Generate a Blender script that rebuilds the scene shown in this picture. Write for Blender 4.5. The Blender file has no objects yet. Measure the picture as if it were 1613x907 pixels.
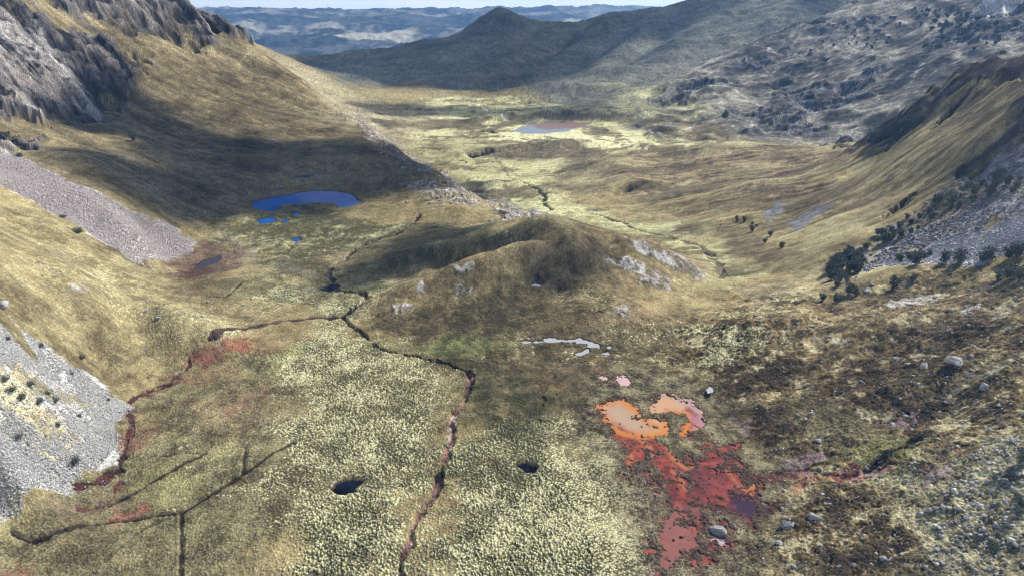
import bpy, math, random, os
import numpy as np
R = math.radians
rng = np.random.default_rng(7)
random.seed(7)
sc = bpy.context.scene
LOWRES = os.environ.get('LOWRES')

# ------------------------------------------------------------------ camera, sky, sun, exposure
CAM_H, PITCH, FPX, CU, CV = 100.0, R(22.3), 1075.0, 806.5, 453.5
cam_d = bpy.data.cameras.new('camera'); cam = bpy.data.objects.new('camera', cam_d)
sc.collection.objects.link(cam); sc.camera = cam
cam_d.sensor_width = 36.0; cam_d.lens = 36.0 * FPX / 1613.0
cam_d.clip_start = 0.5; cam_d.clip_end = 120000.0
cam.location = (0, 0, CAM_H); cam.rotation_euler = (R(90) - PITCH, 0, 0)
SUN_AZ, SUN_EL = R(54), R(46)         # azimuth measured from +Y (valley direction) towards +X
SUN_DIR = np.array([math.sin(SUN_AZ) * math.cos(SUN_EL), math.cos(SUN_AZ) * math.cos(SUN_EL), math.sin(SUN_EL)])
w = bpy.data.worlds.new('World'); sc.world = w; w.use_nodes = True
nt = w.node_tree; nt.nodes.clear()
o_ = nt.nodes.new('ShaderNodeOutputWorld'); bg = nt.nodes.new('ShaderNodeBackground')
sky = nt.nodes.new('ShaderNodeTexSky'); sky.sky_type = 'NISHITA'; sky.sun_disc = False
sky.sun_elevation = SUN_EL; sky.sun_rotation = SUN_AZ; sky.altitude = 4300; sky.air_density = 1.0; sky.dust_density = 0.6
# broken white cloud painted by noise into the sky itself
tc = nt.nodes.new('ShaderNodeTexCoord'); sx_ = nt.nodes.new('ShaderNodeSeparateXYZ'); nt.links.new(tc.outputs['Generated'], sx_.inputs[0]); mp = nt.nodes.new('ShaderNodeMapping'); mp.inputs['Scale'].default_value = (1, 1, 4.5)
nz = nt.nodes.new('ShaderNodeTexNoise'); nz.inputs['Scale'].default_value = 2.6; nz.inputs['Detail'].default_value = 9; nz.inputs['Roughness'].default_value = 0.58
rp = nt.nodes.new('ShaderNodeValToRGB'); rp.color_ramp.elements[0].position = 0.47; rp.color_ramp.elements[1].position = 0.62
nz2 = nt.nodes.new('ShaderNodeTexNoise'); nz2.inputs['Scale'].default_value = 7; nz2.inputs['Detail'].default_value = 6
rp2 = nt.nodes.new('ShaderNodeValToRGB')
rp2.color_ramp.elements[0].position = 0.3; rp2.color_ramp.elements[0].color = (.55, .66, .82, 1)
rp2.color_ramp.elements[1].position = 0.62; rp2.color_ramp.elements[1].color = (1.0, 1.0, 1.0, 1)
mx = nt.nodes.new('ShaderNodeMix'); mx.data_type = 'RGBA'
L = nt.links.new
L(tc.outputs['Generated'], mp.inputs['Vector']); L(mp.outputs[0], nz.inputs['Vector']); L(mp.outputs[0], nz2.inputs['Vector'])
ad = nt.nodes.new('ShaderNodeMath'); ad.operation = 'ADD'; mr2 = nt.nodes.new('ShaderNodeMapRange'); mr2.inputs[1].default_value = .0; mr2.inputs[2].default_value = .10; mr2.inputs[3].default_value = .16; mr2.inputs[4].default_value = 0
L(nz.outputs['Fac'], ad.inputs[0]); L(mr2.outputs[0], ad.inputs[1]); L(ad.outputs[0], rp.inputs[0]); L(nz2.outputs['Fac'], rp2.inputs[0])
L(sx_.outputs[2], mr2.inputs[0])
# distant cumulus low over the horizon is far brighter than the thin cloud overhead
sx = nt.nodes.new('ShaderNodeSeparateXYZ'); mr = nt.nodes.new('ShaderNodeMapRange'); L(tc.outputs['Generated'], sx.inputs[0]); L(sx.outputs[2], mr.inputs[0])
mr.inputs[1].default_value = 0.0; mr.inputs[2].default_value = 0.035; mr.inputs[3].default_value = 220.0; mr.inputs[4].default_value = 3.0
sc_ = nt.nodes.new('ShaderNodeMix'); sc_.data_type = 'RGBA'; sc_.blend_type = 'MULTIPLY'; sc_.inputs[0].default_value = 1; sc_.clamp_result = False
L(rp2.outputs[0], sc_.inputs[6]); L(mr.outputs[0], sc_.inputs[7])
L(rp.outputs[0], mx.inputs[0]); L(sky.outputs[0], mx.inputs[6]); L(sc_.outputs[2], mx.inputs[7])
L(mx.outputs[2], bg.inputs['Color']); L(bg.outputs[0], o_.inputs[0])
bg.inputs['Strength'].default_value = 0.05
sun_d = bpy.data.lights.new('sun', 'SUN'); sun = bpy.data.objects.new('sun', sun_d); sc.collection.objects.link(sun)
sun_d.energy = 5.0; sun_d.angle = R(0.53); sun_d.color = (1.0, 0.955, 0.88)
from mathutils import Vector
sun.rotation_euler = Vector(SUN_DIR).to_track_quat('Z', 'Y').to_euler(); sun.location = (300, 300, 2500)
sc.view_settings.view_transform = 'Standard'; sc.view_settings.look = 'None'
sc.view_settings.exposure = 0.27; sc.view_settings.gamma = 1.0; sc.view_settings.use_curve_mapping = False
sc.render.engine = 'CYCLES'
cy = sc.cycles
cy.max_bounces = 4; cy.diffuse_bounces = 2; cy.glossy_bounces = 2; cy.transmission_bounces = 2; cy.volume_bounces = 0
cy.transparent_max_bounces = 8; cy.filter_width = 1.05; cy.sample_clamp_direct = 5; cy.sample_clamp_indirect = 0.8; cy.use_denoising = True; cy.denoiser = "OPENIMAGEDENOISE"; cy.denoising_input_passes = "RGB_ALBEDO_NORMAL"; cy.denoising_prefilter = "ACCURATE"; cy.caustics_reflective = False; cy.caustics_refractive = False
sc.render.use_persistent_data = False

# ------------------------------------------------------------------ helpers: pixel -> place, noise, grid
def mslope(v): return math.tan(PITCH - math.atan((CV - v) / FPX))            # drop per metre forward
def pa(u, v): dy = (CV - v) / FPX; return ((u - CU) / FPX) / (math.cos(PITCH) + dy * math.sin(PITCH))

_T = {}
def _tab(seed):
    if seed not in _T:
        r = np.random.default_rng(1000 + seed); an = r.random((256, 256)) * 2 * math.pi
        _T[seed] = (np.cos(an).astype(np.float32), np.sin(an).astype(np.float32))
    return _T[seed]
def gnoise(x, y, seed=0):
    gx, gy = _tab(seed)
    fx = np.floor(x); fy = np.floor(y)
    ix = fx.astype(np.int64) & 255; iy = fy.astype(np.int64) & 255
    tx = (x - fx).astype(np.float32); ty = (y - fy).astype(np.float32)
    ix1 = (ix + 1) & 255; iy1 = (iy + 1) & 255
    ux = tx * tx * tx * (tx * (tx * 6 - 15) + 10); uy = ty * ty * ty * (ty * (ty * 6 - 15) + 10)
    n00 = gx[ix, iy] * tx + gy[ix, iy] * ty
    n10 = gx[ix1, iy] * (tx - 1) + gy[ix1, iy] * ty
    n01 = gx[ix, iy1] * tx + gy[ix, iy1] * (ty - 1)
    n11 = gx[ix1, iy1] * (tx - 1) + gy[ix1, iy1] * (ty - 1)
    return ((n00 * (1 - ux) + n10 * ux) * (1 - uy) + (n01 * (1 - ux) + n11 * ux) * uy) * 1.5
def fbm(x, y, lam, octs, seed=0, gain=0.5, ridged=False, dist=None, lac=2.03):
    """sum of octaves from wavelength lam (m) down; octaves finer than the sheet can carry at a distance are faded out"""
    out = np.zeros(np.shape(x), np.float32); amp = 1.0
    for k in range(octs):
        l = lam / lac ** k
        if dist is not None:
            wgt = np.clip(l / (0.0030 * dist) - 1.0, 0, 1).astype(np.float32)
            if not wgt.any(): break
        n = gnoise(x / l + 17.3 * k, y / l - 9.1 * k, seed + k)
        if ridged: n = 1 - 2 * np.abs(n)
        out += amp * n * (wgt if dist is not None else 1)
        amp *= gain
    return out
def sstep(e0, e1, x): t = np.clip((x - e0) / (e1 - e0), 0, 1); return t * t * (3 - 2 * t)

# ------------------------------------------------------------------ terrain control points: (u, v, distance along the valley)
CP = []
def P(u, v, y): CP.append((pa(u, v), math.log(y), CAM_H - y * mslope(v)))
def W(a, y, z): CP.append((a, math.log(y), z))
def Z(u, v, z): P(u, v, (CAM_H - z) / mslope(v))
# near basin
for u, v, z in [(300,907,0),(500,907,0),(700,907,-.3),(900,907,0),(1040,907,.3),(1200,907,2),(1400,907,6),(1613,907,12),
    (150,850,0),(320,800,0),(500,750,0),(700,750,-.3),(900,750,0),(1080,750,.2),(1250,760,3),(1400,760,9),(1613,760,18),
    (230,720,0),(300,650,0),(450,650,0),(700,650,0),(850,650,0),(1030,650,.2),(1200,650,3),(1350,650,8),(1500,650,14),(1613,650,22),
    (330,590,0),(500,550,0),(650,560,0),(800,560,0),(920,550,0),(1080,560,1.5),(1200,560,6),(1300,560,9),(1450,560,15),(1613,560,26),
    (480,500,.5),(1060,500,1.5),(1180,490,4.5),(1270,490,7),(1400,490,14),(1500,470,19),(1613,470,29),
    (1230,520,7.5),(1330,515,10),(1180,450,0),(1290,450,7),(1450,430,19),(1613,412,31),(1350,425,9.5),(1500,405,22),
    (1240,425,2),(1230,400,-1),(1180,415,-5),(1130,440,-8),(1090,470,-1),
    (0,907,1),(60,870,0),(0,800,5),(100,770,2),(170,720,1),(190,660,1),(110,700,6),(0,700,15),(100,620,10),(0,600,24),(170,600,4),(230,560,3),
    (0,520,30),(100,540,17),(200,520,7),(290,510,7),(260,470,8),(390,495,2),(370,520,1),(150,470,19),(0,430,35),(100,430,26),(200,430,11),
    (225,418,2.5),(310,380,0),(250,400,2),(330,440,0),(420,440,0),(480,470,0)]: Z(u, v, z)
# left shelf with the blue tarn
for u, v, z in [(520,430,-1),(600,390,-1),(560,350,-1.5),(400,350,-1),(430,322,-3),(500,318,-3.2),(560,315,-3),(330,350,1),(400,305,-1),(380,280,3),
    (650,345,-2),(700,330,-2),(740,308,-4),(600,290,0),(650,285,0),(690,278,-3),(560,270,0),(500,265,-1),(470,275,-2.5),(440,250,4),(560,245,3),(640,250,-3),(620,262,0),
    (350,240,8),(300,270,9),(250,330,12),(200,280,22),(150,250,31),(820,338,-6),(880,345,-9)]: Z(u, v, z)
# knoll in the middle
for u, v, y in [(865,348,262),(835,352,264),(800,359,267),(760,364,270),(700,378,272),(650,400,266),(615,425,260),(925,358,263),(970,368,262),(1030,386,261),(1080,410,266),(1115,432,270),
    (850,374,251),(810,386,247),(760,403,243),(700,426,239),(640,452,231),(580,480,223),(770,386,262),(720,396,264),(670,415,261),(640,438,254),(830,374,256),
    (900,385,249),(900,410,241),(900,440,236),(1000,400,252),(1010,440,240),(1060,450,243),(830,430,240),(800,470,226),(700,470,226),(900,470,223),(1000,470,222),(640,500,214),(560,505,213)]: P(u, v, y)
# lower valley seen past the step
for u, v, y in [(1150,400,315),(1060,380,372),(1000,362,430),(1050,350,450),(950,340,500),(900,330,545),(1100,360,400),
    (860,300,640),(960,310,600),(800,260,810),(870,270,770),(760,290,690),(700,265,770),(760,230,960),(660,225,990),(640,205,1100),
    (760,200,1145),(870,200,1145),(960,195,1180),(1000,205,1100),(600,180,1330),(700,165,1480),(800,165,1500),(900,175,1350),(980,175,1330),
    (620,150,1690),(720,150,1700),(830,150,1700),(900,140,1800),(560,135,1980),(650,130,2060),(740,132,2040),(820,130,2060)]: P(u, v, y)
# hidden ground just behind the shelf edge and the knoll
for u, y, z in [(800,256,9.5),(760,252,7),(700,247,4.5),(650,241,2.5)]: W(pa(u, 400), y, z)
for a, y, z in [(-.03,440,-32),(.03,400,-24),(-.06,455,-35),(-.107,545,-48),(-.152,640,-62),(-.19,715,-68),(-.23,790,-66),(-.27,860,-45),(-.02,330,-5),(.06,330,-8),(.12,330,-10),(.2,310,-8),(-.3,980,-60)]: W(a, y, z)
# right spur and bench
for u, v, y in [(1613,72,370),(1560,77,395),(1510,100,440),(1460,135,500),(1420,175,560),(1390,200,610),(1340,225,690),(1250,229,740),(1170,224,790),(1100,222,830),(1020,228,860),(940,238,870),(880,262,800),
    (1613,412,193),(1613,330,218),(1613,250,250),(1613,160,300),(1560,200,300),(1500,250,310),(1500,330,255),(1500,170,370),(1400,250,430),(1400,330,300),(1330,290,430),(1330,380,262),
    (1250,280,520),(1250,340,375),(1180,330,410),(1150,290,560),(1150,250,700),(1050,250,780),(1050,290,620),(1000,270,700),(940,270,740),(960,295,620),(1100,320,480),(1400,210,540),(1450,200,450),(1320,245,600)]: P(u, v, y)
for a, y, z in [(.78,520,40),(.72,700,-20),(.6,820,-60),(.5,850,-72),(.38,900,-74),(.28,950,-77),(.2,980,-80),(.12,1000,-80)]: W(a, y, z)
# rocky mountain on the right, far side of the side valley
for u, v, y in [(1040,212,1050),(1250,222,1000),(1150,215,1030),(1330,200,1020),(1010,190,1170),(1000,165,1420),(1060,130,1600),(1090,112,1560),(1180,66,1620),(1300,22,1680),(1380,-12,1700),(1470,-50,1750),
    (1100,160,1300),(1200,150,1320),(1200,110,1480),(1300,150,1230),(1300,90,1430),(1400,150,1120),(1400,90,1300),(1400,40,1480),(1500,100,1100),(1500,50,1280),(1500,0,1500),(1540,30,1330),(1600,60,1150),(1613,20,1250),(1613,-40,1350),(1570,10,1350)]: P(u, v, y)
for a, y, z in [(.3,1900,-60),(.4,2000,0),(.5,2100,50),(.62,2100,80)]: W(a, y, z)
# middle ridge in cloud shadow
for u, v, y in [(505,93,2900),(570,80,2900),(600,78,2900),(640,74,2900),(690,64,2950),(740,44,3000),(785,24,3000),(820,34,3050),(850,38,3100),(872,46,3100),(905,40,3000),(950,28,2950),(1000,19,2900),(1090,2,2800),(1180,-22,2700),(1260,-40,2600),(1330,-35,2500),
    (540,115,2350),(620,105,2400),(700,100,2450),(785,95,2450),(785,60,2750),(860,105,2250),(870,75,2600),(900,130,1950),(950,90,2200),(1000,60,2450),(1000,110,1950),(1050,90,2050),(1100,50,2350),(1180,30,2300),(1250,10,2200),(1000,140,1650),(940,150,1650)]: P(u, v, y)
# left mountain and its continuation down the valley
for u, v, y in [(600,213,620),(575,195,650),(545,178,680),(510,150,730),(470,128,760),(430,104,790),(370,63,800),(320,33,790),(270,-2,780),(200,-45,760),(640,240,560),(690,268,480),(715,288,430),
    (480,215,560),(400,215,530),(300,215,500),(500,180,640),(400,150,650),(420,180,590),(300,150,590),(300,80,690),(200,80,610),(200,150,540),(200,215,440),(100,180,460),(100,100,530),(100,20,620),(200,0,700),(0,220,370),(0,150,420),(0,80,480),(0,0,550),(0,-60,600),
    (0,262,300),(60,245,330),(120,300,292),(200,350,272),(0,350,232),(60,330,262),(100,370,240),(0,300,268),
    (400,66,1900),(430,80,1900),(462,94,1900),(500,118,1800),(550,140,1720),(600,158,1560),(640,172,1430),(540,165,1300),(580,190,1150)]: P(u, v, y)
for a, y, z in [(-.36,850,-20),(-.42,900,0),(-.5,950,20),(-.55,1100,40),(-.45,1200,-10),(-.6,1700,120),(-.5,2400,60)]: W(a, y, z)
# beyond
for a, y, z in [(-.4,4200,-380),(-.3,4200,-400),(-.2,4200,-400),(-.1,4300,-380),(0,4300,-330),(.1,4200,-280),(.2,4000,-150),(.3,4000,0),(.45,3500,150),
    (-.45,7000,-460),(-.3,7000,-480),(-.15,7000,-430),(0,7000,-380),(.15,7000,-300),(.35,7000,-100)]: W(a, y, z)
for u, v, y in [(300,14,19000),(400,17,18000),(430,25,16000),(500,24,17000),(600,22,18000),(690,19,19000),(750,20,20000),(830,12,22000),(940,11,22000),(1000,17,20000),(1060,14,20000),
    (420,55,11500),(520,50,12000),(620,45,13000),(700,45,13000)]: P(u, v, y)
for a in (-1.2, -.8, -.4, 0, .4, .8, 1.2): W(a, 36000, -200)
# out of frame
for a, y, z in [(-1.3,60,25),(-1.3,110,50),(-1.25,200,90),(-1.2,400,150),(-1.2,800,230),(-1.2,1600,240),(-1.0,3500,200),(-1.1,8000,100),(-.9,120,18),(-.95,250,70),(-.9,500,130),(-.8,900,210),(-.85,1800,240),(-.7,3200,200),
    (1.3,60,20),(1.3,110,35),(1.2,200,60),(1.1,400,120),(1.1,800,170),(1.1,1600,230),(1.0,3500,220),(1.1,8000,100),(.9,130,22),(.9,250,62),(.85,420,86),(.71,425,66),(.69,450,56),(.66,480,50),(.82,700,60),(.85,1100,120),(.9,2200,220),(.7,3200,200),
    (-.5,48,0),(0,48,0),(.5,48,1),(-.9,60,3),(.9,60,8)]: W(a, y, z)
CP = np.array(CP)
_zs = np.log([45, 300, 420, 600, 1000, 1500, 2500, 5000, 8000, 16000, 40000]); _zz = [0, -3, -20, -55, -80, -92, -105, -360, -420, -250, -200]
def zref(s):
    t = np.asarray(s, float)
    return sum(np.interp(t + d, _zs, _zz) for d in (-.1, -.05, 0, .05, .1)) / 5
def kern(r2): return -np.sqrt(r2 + 0.02 ** 2)
q = (CP[:, 2] - zref(CP[:, 1])) / np.exp(CP[:, 1])
xy = CP[:, :2]; n_ = len(CP)
D2 = ((xy[:, None] - xy[None]) ** 2).sum(-1)
M = np.zeros((n_ + 1, n_ + 1)); M[:n_, :n_] = kern(D2) - np.eye(n_) * 0.0015 * -1; M[:n_, :n_] -= 0; M[:n_, n_] = 1; M[n_, :n_] = 1
sol = np.linalg.solve(M, np.append(q, 0))
ca = np.linspace(-1.36, 1.36, 300); cs = np.linspace(math.log(44), math.log(39000), 520)
CAg, CSg = np.meshgrid(ca, cs)
qq = np.full(CAg.shape, sol[n_])
for i in range(n_): qq += sol[i] * kern((CAg - xy[i, 0]) ** 2 + (CSg - xy[i, 1]) ** 2)
def blur(g, n):
    for _ in range(n):
        g = np.pad(g, 1, mode='edge'); g = (g[:-2] + 2 * g[1:-1] + g[2:]) / 4; g = (g[:, :-2] + 2 * g[:, 1:-1] + g[:, 2:]) / 4
    return g
qq = blur(qq, 3)
COARSE = zref(CSg) + qq * np.exp(CSg)
# bicubic-ish upsampling of the residual (Catmull-Rom along each axis)
def crm(t): return np.stack([-.5*t+t*t-.5*t**3, 1-2.5*t*t+1.5*t**3, .5*t+2*t*t-1.5*t**3, -.5*t*t+.5*t**3], -1)
def up(g, rs, cs_):
    fr = np.clip(rs, 1, g.shape[0] - 3.001); ir = fr.astype(int); wr = crm(fr - ir)
    g1 = sum(g[ir + k - 1] * wr[:, k:k+1] for k in range(4))
    fc = np.clip(cs_, 1, g.shape[1] - 3.001); ic = fc.astype(int); wc = crm(fc - ic)
    return sum(g1[:, ic + k - 1] * wc[None, :, k] for k in range(4))
# the ground sheet: columns fan out along the valley, rows are spaced so that slopes and flats get equally fine faces
def adens(a): return np.interp(abs(a), [0, .74, .98, 1.35], [960, 960, 520, 240])
K = 0.5 if LOWRES else 1.0
aa = [-1.35]
while aa[-1] < 1.35: aa.append(aa[-1] + 1.0 / (float(adens(aa[-1])) * K))
A = np.array(aa); NA = len(A); NS = int(1950 * K)
US = np.linspace(math.log(45.0), math.log(26000.0), 2400); UY = np.exp(US)      # even chart used for looking things up
cs__ = (A - ca[0]) / (ca[1] - ca[0])
UB = zref(US)[:, None] + up(qq, (US - cs[0]) / (cs[1] - cs[0]), cs__) * UY[:, None]
_q = (CAM_H - UB) / UY[:, None]; _dq = np.abs(np.gradient(_q, US, axis=0)) / (1 + _q ** 2)
_rho = np.sqrt(_dq ** 2 + .03 ** 2) + .02 + .10 / (1 + (UY[:, None] / 250) ** 2)
_rho *= np.interp(UY, [45, 80, 100], [.35, .5, 1])[:, None]
for _k in range(12): _p = np.pad(_rho, ((6, 6), (6, 6)), mode='edge'); _rho = (_p[:-12, 6:-6] + _p[12:, 6:-6] + _p[6:-6, :-12] + _p[6:-6, 12:] + 2 * _rho) / 6
_c = np.cumsum(_rho, 0); _c = (_c - _c[0]) / (_c[-1] - _c[0])
SG = np.empty((NS, NA)); _t = np.linspace(0, 1, NS); BASE = np.empty((NS, NA))
for _j in range(NA): SG[:, _j] = np.interp(_t, _c[:, _j], US)
AG = np.broadcast_to(A, (NS, NA)); Y = np.exp(SG); X = AG * Y
for _j in range(NA): BASE[:, _j] = np.interp(SG[:, _j], US, UB[:, _j])
SMIN, SMAX = SG.min(1), SG.max(1); YMIN, YMAX = np.exp(SMIN), np.exp(SMAX)
del _rho, _c, _q, _dq
def irange(y0, y1): return int(np.searchsorted(YMAX, max(y0, 1))), int(np.searchsorted(YMIN, y1))
def bump(u, v, rx, ry, h, rot=0):
    """a low rounded mound (or hollow) whose middle stands at that spot"""
    a, s = at(u, v)[:2]; x0, y0 = a * math.exp(s), math.exp(s); c, n = math.cos(rot), math.sin(rot)
    def put(xx, yy, zz):
        dx, dy = xx - x0, yy - y0; zz += h * np.exp(-(((dx * c + dy * n) / rx) ** 2 + ((-dx * n + dy * c) / ry) ** 2))
    i0, i1 = irange(y0 - 3 * max(rx, ry), y0 + 3 * max(rx, ry)); put(X[i0:i1], Y[i0:i1], BASE[i0:i1])
    k0, k1 = np.searchsorted(UY, [max(y0 - 3 * max(rx, ry), 46), y0 + 3 * max(rx, ry)]); put(A[None] * UY[k0:k1, None], UY[k0:k1, None], UB[k0:k1])
def at(u, v):
    """first meeting of the line of sight through that point of the picture with the ground: (a, s, z)"""
    a = pa(u, v); f = np.clip(np.interp(a, A, np.arange(NA)), 0, NA - 1.001); j = int(f); t = f - j
    col = UB[:, j] * (1 - t) + UB[:, j + 1] * t
    ray = CAM_H - UY * mslope(v)
    hit = np.nonzero(ray < col)[0]; i = hit[0] if len(hit) else len(US) - 1
    if i == 0: return a, US[0], col[0]
    if not len(hit): print('NO GROUND AT', u, v)
    d0, d1 = ray[i-1] - col[i-1], col[i] - ray[i]; k = d0 / (d0 + d1 + 1e-9)
    return a, US[i-1] * (1 - k) + US[i] * k, col[i-1] * (1 - k) + col[i] * k
def atw(u, v): a, s, z = at(u, v); y = math.exp(s); return a * y, y, z
def w_(u, y): return ('w', pa(u, 60), y)

# ------------------------------------------------------------------ hummocks and hollows of the place
def ridge(p0, p1, wd, h, end=.35):
    """a long rounded rib (h > 0) or gully (h < 0) between two spots"""
    a, b = atw(*p0), atw(*p1); ex, ey = b[0] - a[0], b[1] - a[1]; ln = math.hypot(ex, ey)
    def put(xx, yy, zz):
        t = ((xx - a[0]) * ex + (yy - a[1]) * ey) / ln ** 2; s = ((xx - a[0]) * ey - (yy - a[1]) * ex) / ln
        zz += h * np.exp(-(s / wd) ** 2) * sstep(-end, .15, t) * (1 - sstep(.85, 1 + end, t))
    lo, hi = min(a[1], b[1]) - 3 * wd - ln * end, max(a[1], b[1]) + 3 * wd + ln * end
    i0, i1 = irange(lo, hi); put(X[i0:i1], Y[i0:i1], BASE[i0:i1]); k0, k1 = np.searchsorted(UY, [max(lo, 46), hi]); put(A[None] * UY[k0:k1, None], UY[k0:k1, None], UB[k0:k1])
for p0, p1, wd, h in [((650,402),(850,352),5.5,3.2), ((690,412),(850,372),3.6,-3.4), ((610,470),(820,392),5.0,2.6), ((760,395),(850,362),2.5,-1.6), ((900,372),(905,412),7.5,3.4), ((960,372),(975,425),4.0,-1.8), ((985,375),(1100,432),4.5,2.2), ((560,500),(700,430),4,1.2),
        ((868,52),(760,118),45,16), ((905,48),(830,112),35,-12), ((950,36),(850,116),45,14), ((1000,28),(905,108),40,-14), ((1040,22),(940,112),45,15), ((1090,16),(985,100),40,-13), ((1130,14),(1040,90),45,12), ((740,60),(655,108),45,10), ((785,40),(735,105),35,-8), ((800,45),(790,112),40,9)]: ridge(p0, p1, wd, h)

bump(985, 492, 15, 8, 2.2); bump(300, 515, 22, 10, 3.0); bump(650, 285, 26, 12, 4); bump(560, 262, 40, 14, 4); bump(420, 262, 40, 14, 5)
bump(690, 310, 14, 9, 4); bump(720, 335, 16, 8, 3); bump(1250, 505, 16, 9, 3); bump(1390, 520, 18, 9, 3.5); bump(1180, 520, 14, 7, 1.6)
bump(1480, 600, 14, 9, 2.5); bump(1300, 640, 14, 6, 1.2); bump(1440, 700, 12, 6, 1.6); bump(1340, 455, 22, 10, 2.5); bump(180, 470, 20, 9, 2.5)
bump(880, 183, 90, 45, 15); bump(790, 186, 45, 30, 9); bump(960, 185, 90, 40, 12); bump(880, 232, 75, 28, 11); bump(780, 238, 40, 16, 6); bump(960, 262, 40, 40, 8); bump(730, 246, 30, 12, 4)
bump(785, 32, 95, 170, 30); bump(735, 56, 90, 150, -8); bump(872, 54, 90, 150, -12); bump(1010, 235, 30, 30, 6); bump(700, 150, 90, 60, 9); bump(870, 150, 110, 60, 22); bump(960, 120, 80, 80, 14); bump(830, 158, 60, 40, 12); bump(1120, 150, 60, 60, 14)
bump(1000, 290, 24, 34, 6); bump(1180, 300, 28, 40, 6); bump(1500, 245, 14, 60, 2.5); bump(1580, 245, 12, 60, -3); bump(1475, 170, 10, 30, -4)

def terr(x, k=.55): f = np.floor(x); return f + sstep(k, 1, x - f)
def topt(p): return (at(*p)[0], at(*p)[1]) if len(p) == 2 else (p[1], math.log(p[2]))
def sdf_as(a, s, pts, closed=True):
    """signed distance in the (azimuth, log distance) chart; negative inside. times distance = metres"""
    d = np.full(a.shape, 1e9, np.float32); ins = np.zeros(a.shape, bool); n = len(pts)
    for i in range(n if closed else n - 1):
        (x0, y0), (x1, y1) = pts[i], pts[(i + 1) % n]
        ex, ey = x1 - x0, y1 - y0; wx, wy = a - x0, s - y0
        t = np.clip((wx * ex + wy * ey) / (ex * ex + ey * ey + 1e-12), 0, 1)
        d = np.minimum(d, (wx - t * ex) ** 2 + (wy - t * ey) ** 2)
        if closed:
            c = (y0 > s) != (y1 > s)
            ins ^= c & (a < ex * (s - y0) / (ey + (1e-12 if ey >= 0 else -1e-12)) + x0)
    d = np.sqrt(d)
    return np.where(ins, -d, d) if closed else d
def region(pts, soft=3.0, namp=3.0, nlam=12.0, seed=50, closed=True, pad=0.0, noct=4):
    """window of the sheet and signed distance (m) to an outline given by places seen in the picture, frayed by noise"""
    q = [topt(p) for p in pts]; ar = np.array(q); y0, y1 = math.exp(ar[:, 1].min()), math.exp(ar[:, 1].max())
    mg = (soft + namp * 1.6 + pad) / max(y0, 45) + .004
    j0, j1 = np.searchsorted(A, [ar[:, 0].min() - mg, ar[:, 0].max() + mg]); i0, i1 = irange(y0 * math.exp(-mg), y1 * math.exp(mg))
    sl = (slice(i0, i1), slice(j0, j1))
    d = sdf_as(AG[sl], SG[sl], q, closed) * Y[sl]
    if namp: d = d + namp * fbm(X[sl], Y[sl], nlam, noct, seed, .6, dist=Y[sl])
    return sl, d.astype(np.float32)
def mask(pts, soft=3.0, namp=3.0, nlam=12.0, seed=50, closed=True, noct=4, width=0):
    sl, d = region(pts, soft, namp, nlam, seed, closed, width, noct)
    return sl, (1 - sstep(width - soft, width + soft, d)).astype(np.float32)
ones = lambda sl: BASE[sl] * 0
OUT = []   # rock masks collected for roughness

# noise fields shared by relief and colour
imax = lambda l: int(np.searchsorted(YMIN, l / .0024))
def field(lam, octs, seed, gain=.5, ridged=False, maxy=None):
    out = np.zeros(X.shape, np.float32); amp = 1
    for k in range(octs):
        l = lam / 2.03 ** k; i1 = min(imax(l), NS)
        wgt = np.clip(l / (.0024 * Y[:i1]) - 1, 0, 1)
        n = gnoise(X[:i1] / l + 17.3 * k, Y[:i1] / l - 9.1 * k, seed + k)
        if ridged: n = 1 - 2 * np.abs(n)
        out[:i1] += (amp * wgt * n).astype(np.float32); amp *= gain
    return out
N1 = field(260, 10, 1, .72)        # broad to fine
N2 = field(60, 8, 21, .78)
N3 = field(9, 5, 41, .9)           # close-up grain
def cells(size, y1, seed, jit=.85):
    """distance to the nearest of one scattered point per cell, and that point's own random number"""
    i1 = int(np.searchsorted(YMIN, y1)); wx = X[:i1] + .5 * gnoise(X[:i1] / 2.1, Y[:i1] / 2.1, seed) * size; wy = Y[:i1] + .5 * gnoise(X[:i1] / 1.9, Y[:i1] / 1.9, seed + 1) * size; x = wx / size; y = wy / size
    r = np.random.default_rng(seed); px, py, pr = r.random((3, 256, 256)).astype(np.float32)
    fx = np.floor(x).astype(np.int64); fy = np.floor(y).astype(np.int64)
    best = np.full(x.shape, 9.0, np.float32); idn = np.zeros(x.shape, np.float32)
    for dx in (-1, 0, 1):
        for dy in (-1, 0, 1):
            cx, cyy = fx + dx, fy + dy; k = (cx & 255, cyy & 255)
            d = (cx + .5 + jit * (px[k] - .5) - x) ** 2 + (cyy + .5 + jit * (py[k] - .5) - y) ** 2
            m = d < best; best = np.where(m, d, best); idn = np.where(m, pr[k], idn)
    return i1, np.sqrt(best), idn
i1, cd, cid = cells(0.56, 330, 5, 1.0)
TU = np.zeros(X.shape, np.float32); TID = np.zeros(X.shape, np.float32)
TU[:i1] = np.clip(1 - (cd / (.36 + .30 * cid)) ** 2, 0, 1) * np.clip((330 - Y[:i1]) / 130, 0, 1); TID[:i1] = cid
i1, cd, cid = cells(2.6, 700, 6, .95)
BU = np.zeros(X.shape, np.float32)     # bigger clumps of heath
BU[:i1] = np.clip(1 - (cd / (.35 + .35 * cid)) ** 2, 0, 1) * np.clip((700 - Y[:i1]) / 250, 0, 1)
del cd, cid

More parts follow.
